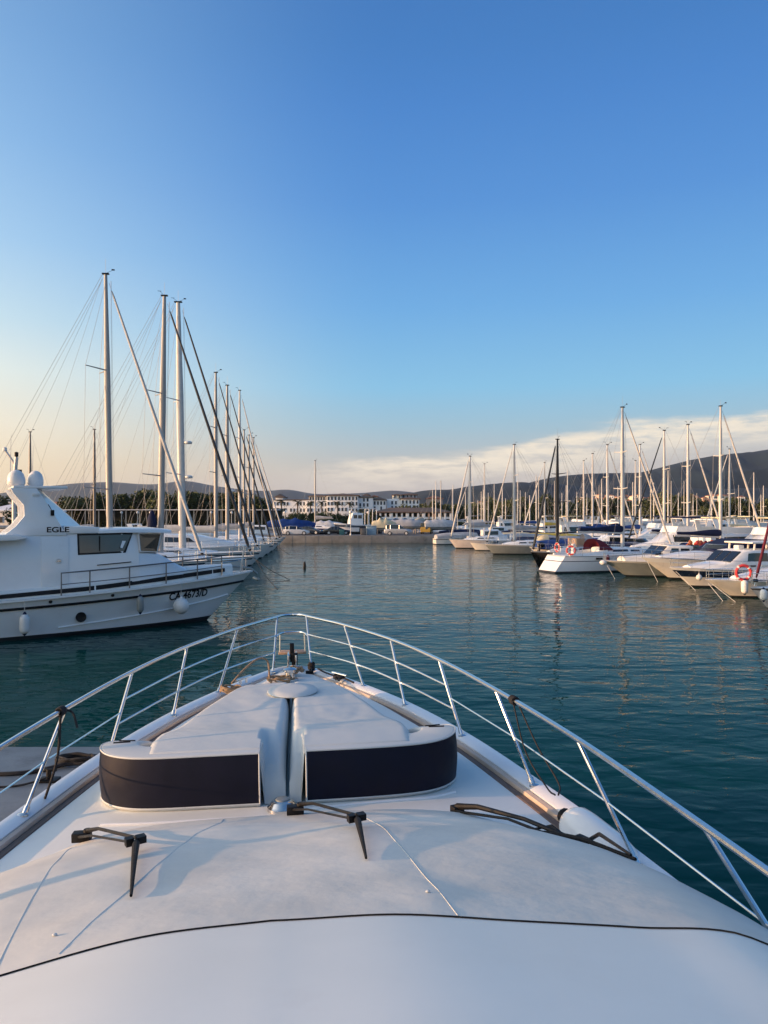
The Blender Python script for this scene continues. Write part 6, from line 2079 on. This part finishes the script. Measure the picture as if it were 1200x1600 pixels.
for k in range(14):
    x = -L_ / 2 + .3 + (L_ - .6) * (k + .5) / 14
    MB().box((x, 1.95, zt + (z_r - zt) * .5), (.9, .1, z_r - zt - .3)).build('opening', SHUT, gal)
    MB().box((x, 1.95, (zt - .5) * .5), (1.1, .1, zt - .7)).build('opening', SHUT, gal)
MB().prism([(-.4, 0), (2.2, .35), (2.2, .45), (-.4, .12)], -L_ / 2 + 2.2, L_ * .24, 'x').build('awning', GREENC, gal).location = (0, -2.2, zt - 1.0)

# pergola with flat white roof along the left shore
SY = 170.0
sx_ = lambda px: (px - 600) / 1202.0 * SY
per = thing('parking_pergola', 'long dark carport with thin white roof edge behind the left yachts', 'carport', (sx_(250), SY, 1.0))
pl = sx_(425) - sx_(60)
zt = CAM_H + (804 - 797) * SY / 1202 - 1.0
MB().box((0, 3, zt + .06), (pl, 7, .14)).build('roof', WALLW, per)
MB().box((0, 6.3, zt / 2), (pl, .3, zt)).build('back_wall', mat('dark_hedge_wall', (.035, .04, .03), .9, var=.4, vscale=.6), per)
for k in range(18):
    MB().box((-pl / 2 + .3 + (pl - .6) * k / 17, 0, zt / 2), (.22, .22, zt)).build('post', GREYH, per)
# low houses half hidden behind the left trees
for px, Y, w_, h_, mt, lab in ((205, 205, 14, 5.6, WALLP, 'low pinkish house behind the second mast'), (90, 200, 12, 5.2, WALLC, 'low cream house behind the radar domes'), (265, 210, 12, 5.8, WALLP, 'low tiled house beyond the left carport'), (20, 150, 12, 4.0, WALLW, 'white flat shed at the left margin behind the patrol boat')):
    t = thing('house', lab, 'house', (on_px(px, Y), Y, 1.0), R(RG.uniform(-8, 8)))
    o = MB().box((0, 4, h_ / 2), (w_, 8, h_)).build('wall', mt, t)
    hip_roof('roof', -w_ / 2, w_ / 2, 0, 8, h_, 1.5, .5, ROOFT if mt is not WALLW else WALLW, t)
    windows_row(o, -w_ / 2, w_ / 2, 0, (h_ - 1.7,), 5)

# ------------------------------------------------------------------ trees
def leaf_mat(name, a, b):
    m = bpy.data.materials.new(name)
    m.use_nodes = True
    t = m.node_tree
    bs = t.nodes['Principled BSDF']
    bs.inputs['Roughness'].default_value = .65
    bs.inputs['Specular IOR Level'].default_value = .2
    geo = N(t, 'ShaderNodeNewGeometry')
    oi = N(t, 'ShaderNodeObjectInfo')
    f = math_node(t, 'ADD', math_node(t, 'MULTIPLY', geo.outputs['Random Per Island'], .7), math_node(t, 'MULTIPLY', oi.outputs['Random'], .3))
    t.links.new(mix_node(t, f, a, b), bs.inputs['Base Color'])
    return m


LEAFD = leaf_mat('dark_foliage', (.022, .036, .014), (.080, .095, .034))
LEAFG = leaf_mat('green_foliage', (.045, .062, .018), (.14, .145, .048))
LEAFP = leaf_mat('palm_foliage', (.022, .036, .014), (.070, .080, .032))
BARK = mat('bark', (.10, .075, .055), .95, var=.35, vscale=3)
PALMB = mat('palm_bark', (.13, .10, .075), .95, var=.35, vscale=5)


def crown_mesh(seed, kind, n=1500):
    """many small leaf clump faces spread through an uneven crown about 1 high and 1 wide"""
    g = random.Random(seed)
    lobes = []
    for k in range(9 if kind != 'cone' else 10):
        if kind == 'round':
            a_, r_ = g.uniform(0, 6.28), g.uniform(.05, .30)
            lobes.append((Vector((r_ * math.cos(a_), r_ * math.sin(a_), g.uniform(.22, .75))), g.uniform(.15, .27)))
        elif kind == 'flat':
            a_, r_ = g.uniform(0, 6.28), g.uniform(.05, .42)
            lobes.append((Vector((r_ * math.cos(a_), r_ * math.sin(a_), g.uniform(.62, .85))), g.uniform(.13, .22)))
        else:
            z = .1 + .8 * k / 9
            lobes.append((Vector((g.uniform(-.06, .06), g.uniform(-.06, .06), z)), .20 * (1.05 - z) + .05))
    m = MB()
    for _ in range(n):
        c, r_ = g.choice(lobes)
        d = Vector((g.gauss(0, 1), g.gauss(0, 1), g.gauss(0, .8))).normalized()
        p = c + d * r_ * g.uniform(.55, 1.08)
        s = g.uniform(.016, .036)
        q = Vector((g.gauss(0, 1), g.gauss(0, 1), g.gauss(0, 1) + .6)).normalized()
        u = q.cross(Vector((.3, .5, .8))).normalized()
        v = q.cross(u)
        m.add([p - u * s - v * s * .6, p + u * s - v * s * .5, p + u * s * .7 + v * s, p - u * s * .8 + v * s * .8], [(0, 1, 2, 3)])
    me = bpy.data.meshes.new('crown')
    me.from_pydata(m.v, [], m.f)
    return me


def trunk_mesh(seed, kind):
    g = random.Random(seed)
    m = MB()
    hgt = .62 if kind == 'flat' else .45
    m.tube([(0, 0, -.02), (g.uniform(-.01, .01), 0, hgt * .5), (g.uniform(-.02, .02), g.uniform(-.02, .02), hgt)], [.026, .019, .014], 7)
    for k in range(5):
        a_ = k * 1.3 + g.uniform(0, .5)
        m.tube([(0, 0, hgt * (.55 + .08 * k)), (.12 * math.cos(a_), .12 * math.sin(a_), hgt + .10), (.24 * math.cos(a_), .24 * math.sin(a_), hgt + .22)], [.011, .008, .004], 5)
    return m.mesh('trunk', BARK)


PROTO = {}
for kind, lm in (('round', LEAFG), ('round', LEAFD), ('flat', LEAFD), ('cone', LEAFD)):
    for sd in range(3):
        me = crown_mesh(sd * 7 + len(kind) + (3 if lm is LEAFD else 0), kind)
        me.materials.append(lm)
        PROTO.setdefault((kind, lm is LEAFD), []).append((me, trunk_mesh(sd, kind)))


def tree(kind, dark, X, Y, h, wd, label, g, group, zb=0.9):
    me, tm = g.choice(PROTO[(kind, dark)])
    t = thing({'round': 'broadleaf_tree', 'flat': 'umbrella_pine', 'cone': 'cypress_tree'}[kind], label, 'tree', (X, Y, zb), g.uniform(0, 6.28), group)
    t.scale = (wd, wd, h)
    link('crown', me, t)
    link('trunk', tm, t)
    return t


def palm_meshes(seed, frond=22):
    g = random.Random(seed)
    m = MB()
    for k in range(frond):
        a_ = 2 * math.pi * k / frond + g.uniform(-.15, .15)
        el = g.uniform(-.5, 1.1)
        ln = g.uniform(1.5, 2.0)
        pts = []
        for q in range(7):
            s = q / 6
            r_ = ln * s * math.cos(el * (1 - .3 * s))
            z = ln * s * math.sin(el) - .75 * s * s * ln * .8
            pts.append(Vector((r_ * math.cos(a_), r_ * math.sin(a_), z)))
        for q in range(6):
            d = (pts[q + 1] - pts[q]).normalized()
            sd = d.cross(Vector((0, 0, 1))).normalized()
            for w_ in (0.0, .5):
                b = pts[q].lerp(pts[q + 1], w_)
                ll = .42 * (1 - .55 * abs((q + w_) / 6 - .45))
                for sg in (-1, 1):
                    tip = b + sd * sg * ll * .8 + d * ll * .45 - Vector((0, 0, ll * .45))
                    m.add([b, b + d * .14, tip], [(0, 1, 2)])
    me = bpy.data.meshes.new('crown')
    me.from_pydata(m.v, [], m.f)
    me.materials.append(LEAFP)
    return me


PALMS = [palm_meshes(k) for k in range(3)]


def palm(X, Y, h, label, g, zb=1.0):
    t = thing('palm_tree', label, 'palm tree', (X, Y, zb), g.uniform(0, 6.28), 'palms along the waterfront')
    o = link('crown', g.choice(PALMS), t)
    o.location = (0, 0, h)
    m = MB()
    lean = g.uniform(-.2, .2)
    pts = [Vector((lean * (k / 6) ** 2, 0, h * k / 6)) for k in range(7)]
    m.tube(pts, [.26, .2, .18, .17, .17, .19, .22], 8)
    m.ball((lean, 0, h), .34, (1, 1, 1.1), 8, 6)
    m.build('trunk', PALMB, t)
    o.location.x = lean
    return t


TG = random.Random(99)
palm_word = ['palm left of the hotel front', 'palm before the long hotel left wing', 'palm before the hotel corner with cream loggia', 'palm right beside the quay mast', 'palm before the hotel middle', 'palm before the hotel right part', 'palm at the right end of the hotel', 'tall palm beside the black forestays', 'palm behind the middle left masts', 'short palm left of the gallery building', 'palm behind the third mast', 'palm over the left carport']
for (px, py, Y), lab in zip(((440, 786, 215), (465, 787, 218), (485, 788, 214), (503, 788, 216), (528, 788, 218), (547, 789, 216), (440, 800, 190), (378, 772, 200), (345, 775, 205), (566, 799, 190), (312, 776, 200), (232, 770, 210)), palm_word):
    h = CAM_H + (804 - py) * Y / 1202.0 - 1.0 + .4
    palm(on_px(px, Y), Y, max(2.5, h), lab, TG)
# named singles and rows of trees: (px range, py top range, distance, kinds, number, group, phrase)
BELT = [
    (-60, 62, 766, 776, 150, (('round', True), ('round', True)), 9, 'dark bushy tree at the left margin beyond the patrol boat', 'trees at the left margin'),
    (95, 150, 767, 782, 185, (('flat', True), ('round', True)), 6, 'dark tree behind the first tall mast on the left', 'trees behind the first mast'),
    (160, 215, 766, 785, 195, (('flat', True), ('round', True)), 7, 'dark tree between the first and second left masts', 'trees between the first two masts'),
    (215, 300, 764, 780, 190, (('round', False), ('flat', True), ('cone', True)), 10, 'leafy tree behind the second and third left masts', 'trees behind the second mast'),
    (300, 425, 766, 785, 192, (('round', False), ('flat', True), ('round', True)), 14, 'tree behind the black forestays of the left row', 'trees behind the forestays'),
    (425, 585, 798, 806, 212, (('round', True), ('round', False)), 20, 'low bushy tree in front of the long white hotel', 'trees before the hotel'),
    (560, 590, 795, 802, 180, (('round', True),), 4, 'dark tree at the left end of the gallery building', 'trees at the gallery'),
    (620, 672, 786, 794, 236, (('round', True), ('round', False)), 9, 'tree above the gallery building roof', 'trees above the gallery'),
    (668, 760, 784, 798, 232, (('round', True), ('round', False), ('flat', True)), 14, 'tree behind the first masts of the right row', 'trees behind the first right masts'),
    (760, 880, 776, 796, 236, (('round', True), ('flat', True), ('round', False)), 18, 'tree behind the black mast and its neighbours', 'trees behind the black mast'),
    (880, 1020, 776, 798, 240, (('round', True), ('round', False), ('flat', True)), 20, 'tree behind the stern out sailboat mast', 'trees behind the stern out mast'),
    (1015, 1060, 768, 785, 232, (('round', False), ('round', True)), 8, 'tall leafy tree behind the life vests', 'tall trees behind the vests'),
    (1050, 1260, 776, 796, 226, (('round', False), ('round', True), ('flat', True)), 30, 'tree in the dense belt at the right margin', 'trees at the right margin')]
for a_, b_, y0, y1, Y, kinds, n, lab, grp in BELT:
    for k in range(n):
        px = a_ + (b_ - a_) * (k + TG.random()) / n
        YY = Y + TG.uniform(-12, 14)
        h = CAM_H + (804 - TG.uniform(y0, y1) + (5 if a_ > 750 else 2)) * YY / 1202.0 - .9
        kd, dk = TG.choice(kinds)
        tree(kd, dk, on_px(px, YY), YY, max(2.5, h), max(2.5, h) * TG.uniform(.75, 1.15) * (.5 if kd == 'cone' else 1.0), {'round': lab, 'flat': lab.replace('tree', 'umbrella pine', 1), 'cone': lab.replace('tree', 'cypress', 1)}[kd].replace('low bushy', 'low').replace('dark bushy', 'dark'), TG, grp + {'round': '', 'flat': ' with flat crowns', 'cone': ' with slim crowns'}[kd])


# low hedges as masses of leaves
def hedge(name, px0, px1, Y, h, d, n, lm, seed):
    g = random.Random(seed)
    m = MB()
    x0, x1 = on_px(px0, Y), on_px(px1, Y)
    for _ in range(n):
        p = Vector((g.uniform(x0, x1), Y + g.uniform(-d, d), 1.0 + h * g.random() ** .7 * (0.75 + .35 * noise.noise(Vector((g.uniform(x0, x1) * .2, seed, 0))))))
        s = g.uniform(.10, .24)
        q = Vector((g.gauss(0, 1), g.gauss(0, 1) - .5, g.gauss(0, 1) + .6)).normalized()
        u = q.cross(Vector((.3, .5, .8))).normalized()
        v = q.cross(u)
        m.add([p - u * s - v * s * .6, p + u * s - v * s * .5, p + u * s * .7 + v * s, p - u * s * .8 + v * s * .8], [(0, 1, 2, 3)])
    me = bpy.data.meshes.new(name)
    me.from_pydata(m.v, [], m.f)
    me.materials.append(lm)
    tag(link(name, me), kind='stuff')


hedge('hedge_foliage', 425, 585, 200, 2.6, 2.5, 9000, LEAFD, 1)
hedge('hedge_foliage', 585, 760, 196, 1.6, 2.0, 5000, LEAFD, 2)
hedge('hedge_foliage', 760, 1260, 222, 4.2, 3.0, 26000, LEAFD, 3)
hedge('hedge_foliage', -40, 425, 178, 2.4, 3.0, 16000, LEAFD, 4)

# white boats laid up ashore on the left
for k, (px, Y, L, lab) in enumerate(((150, 78, 9, 'white cruiser moored beyond the patrol boat roof'), (205, 98, 8, 'white cruiser berthed left of the second mast'), (60, 92, 9, 'white cruiser beyond the radar arch'), (240, 118, 8, 'white cruiser between the second and third masts'), (305, 120, 8, 'white cruiser behind the cream sail cover'), (350, 124, 8, 'white cruiser behind the middle left yachts'), (395, 126, 8, 'white cruiser behind the far left yachts'))):
    motorboat(lab, (on_px(px, Y), Y), R(190 + 10 * (k % 3)), L, L * .32, 1.5, 1.2, secs=[(-L * .3, L * .13, L * .12, 1.2, 2.5), (L * .05, L * .13, L * .11, 1.3, 2.55), (L * .18, L * .1, L * .08, 1.35, 1.9), (L * .38, L * .05, L * .03, 1.4, 1.55)], windows=[(-L * .25, L * .04, .45, .85)], detail=1, group='cruisers berthed behind the left row')
for k, (px, ty, Y, lab) in enumerate(((135, 671, 80, 'slim dark masted sailboat left of the first tall mast'), (35, 675, 84, 'slim masted sailboat behind the aerial mast'))):
    X, H = mast_at(px, ty, Y)
    sailboat(lab, (X, Y), R(10), L=9.5, B=3.1, H=H, mx=.8, mast_m=DARKST, boom_cov=GREYC, detail=1, spread=(.5,), group='sailboats berthed behind the left row')

# ------------------------------------------------------------------ hills
HILLG = mat('wooded_hillside', (0.006, 0.018, 0.026), .95, var=.45, vscale=.006, dirt=((.022, .027, .026), .02, .5))


def ridge(name, prof, D, depth, seed, rough=.06, nx=240, ny=14, foot=0.5):
    """prof: (px, py) skyline seen from the quay; a hill range of real depth behind it"""
    rows = []
    for j in range(ny + 1):
        t = j / ny                       # 0 at the near foot, 1 behind the crest
        yy = D - depth * (1 - t) if t <= 1 else D
        prof_h = math.sin(math.pi / 2 * min(1.0, t / .8)) ** 1.25 if t < .8 else math.cos((t - .8) / .2 * math.pi * .35)
        row = []
        for i in range(nx + 1):
            px = prof[0][0] + (prof[-1][0] - prof[0][0]) * i / nx
            # smooth the skyline
            py = sum(interp(prof, px + o) for o in (-14, -7, 0, 7, 14)) / 5
            zc = CAM_H + (804 - py) * D / 1202.0
            x = (px - 600) / 1202.0 * (D + (yy - D) * .6)
            n_ = noise.fractal(Vector((x / (D * .06), yy / (D * .06), seed)), 1.0, 2.0, 5)
            z = foot + (zc - foot) * prof_h + zc * rough * n_ * (math.sin(math.pi * min(1, t / .8)) if t < .8 else .3)
            row.append((x, yy, max(foot - 1.0, z)))
        rows.append(row)
    m = MB().loft(rows)
    tag(m.build(name, HILLG, angle=80), kind='structure')


ridge('far_hills', [(-500, 778), (-200, 770), (0, 775), (60, 766), (90, 762), (130, 757), (190, 756), (240, 760), (275, 757), (292, 753), (305, 754), (325, 759), (365, 765), (420, 770), (437, 767), (452, 766), (470, 769), (490, 774), (560, 773), (600, 769), (622, 768), (650, 772), (720, 776), (900, 778), (1200, 775), (1700, 770)], 7500, 1800, 2.3, .05)
ridge('wooded_hills', [(560, 802), (620, 780), (660, 768), (700, 769), (740, 762), (780, 758), (810, 757), (830, 759), (860, 762), (900, 764), (960, 764), (1020, 766), (1100, 768), (1200, 766), (1400, 766), (1700, 770)], 1500, 500, 7.7, .14)
ridge('wooded_hills', [(640, 800), (740, 776), (800, 763), (840, 753), (870, 748), (900, 746), (950, 744), (985, 745), (1010, 738), (1050, 729), (1080, 722), (1100, 720), (1120, 720), (1150, 715), (1190, 709), (1230, 704), (1300, 697), (1400, 692), (1550, 705), (1750, 730)], 2100, 800, 4.1, .15)


def foothill_z(px):
    return interp([(640, 800), (700, 794), (760, 788), (850, 786), (930, 784), (1000, 785), (1060, 786), (1120, 787), (1200, 788), (1400, 790)], px)


ridge('wooded_hills', [(600, 802), (640, 799), (700, 792), (760, 786), (850, 784), (930, 782), (1000, 783), (1060, 784), (1120, 785), (1200, 786), (1400, 788), (1600, 795)], 1150, 500, 9.9, .05)

# village houses on the foot of the hills
HG = random.Random(17)
spots = []
for a_, b_, n in ((748, 770, 3), (905, 938, 10), (940, 985, 16), (985, 1035, 12), (1078, 1112, 15), (1112, 1160, 18)):
    for k in range(n):
        spots.append((a_ + (b_ - a_) * (k + HG.random()) / n, 'on the hillside ' + ('behind the grey sailboat' if a_ < 800 else 'left of the stern out mast' if a_ < 940 else 'behind the stern out mast' if a_ < 985 else 'above the grey cabin boat' if a_ < 1050 else 'above the navy canopy')))
for px, wd in spots:
    D = HG.uniform(880, 1050)
    py = HG.uniform(773, 784) if px > 800 else HG.uniform(781, 785)
    z = CAM_H + (804 - py) * D / 1202.0
    w_, d_, h_ = HG.uniform(4.5, 8), HG.uniform(5, 8), HG.uniform(3.0, 5.0)
    wm = HG.choice((WALLP, WALLC, WALLP, WALLW))
    nm = {id(WALLP): 'pinkish', id(WALLC): 'cream', id(WALLW): 'white'}[id(wm)]
    t = thing('village_house', 'small %s house with tiled roof %s' % (nm, wd), 'house', (on_px(px, D), D, z - h_), HG.uniform(-.5, .5), 'village houses on the hillside')
    o = MB().box((0, 0, h_ / 2 - 6), (w_, d_, h_ + 12)).build('wall', wm, t)
    hip_roof('roof', -w_ / 2, w_ / 2, -d_ / 2, d_ / 2, h_, 1.5, .4, ROOFT, t)
    for k in range(3):
        q = link('window', door_me, t)
        q.location = (-w_ * .3 + w_ * .3 * k, -d_ / 2 - .03, h_ * .5)
# woods between the houses
def woods(name, px0, px1, D0, D1, pyf, n, hmin, hmax, lm, seed):
    g = random.Random(seed)
    m = MB()
    for _ in range(n):
        D = g.uniform(D0, D1)
        px = g.uniform(px0, px1)
        c = Vector((on_px(px, D), D, CAM_H + (804 - pyf(px, (D - D0) / (D1 - D0))) * D / 1202.0))
        r_ = g.uniform(hmin, hmax)
        for q in range(16):
            d = Vector((g.gauss(0, 1), g.gauss(0, 1), g.gauss(0, .7))).normalized()
            p = c + d * r_ * g.uniform(.5, 1.0)
            s = r_ * g.uniform(.22, .42)
            u = d.cross(Vector((.3, .5, .8))).normalized()
            v = d.cross(u)
            m.add([p - u * s - v * s, p + u * s - v * s * .8, p + u * s * .8 + v * s, p - u * s * .7 + v * s * .9], [(0, 1, 2, 3)])
    me = bpy.data.meshes.new(name)
    me.from_pydata(m.v, [], m.f)
    me.materials.append(lm)
    tag(link(name, me), kind='stuff')


woods('wood_foliage', 640, 1500, 640, 1130, lambda px, t: 803 - (803 - foothill_z(px)) * (.25 + .75 * t), 2600, 2.5, 5.0, LEAFD, 12)
woods('wood_foliage', -300, 700, 300, 700, lambda px, t: 801 - 8 * t, 1400, 2.5, 4.5, LEAFD, 13)
# thin clear evening air
HZ = bpy.data.materials.new('haze_air')
HZ.use_nodes = True
ht = HZ.node_tree
ht.nodes.clear()
ho_ = N(ht, 'ShaderNodeOutputMaterial')
hv = N(ht, 'ShaderNodeVolumePrincipled')
hv.inputs['Color'].default_value = (0.62, 0.78, 1.0, 1)
hv.inputs['Density'].default_value = 0.000035
hv.inputs['Anisotropy'].default_value = 0.2
ht.links.new(hv.outputs[0], ho_.inputs['Volume'])
m = MB().box((0, 4200, 177), (17400, 10200, 360))
tag(m.build('haze', HZ), kind='stuff')
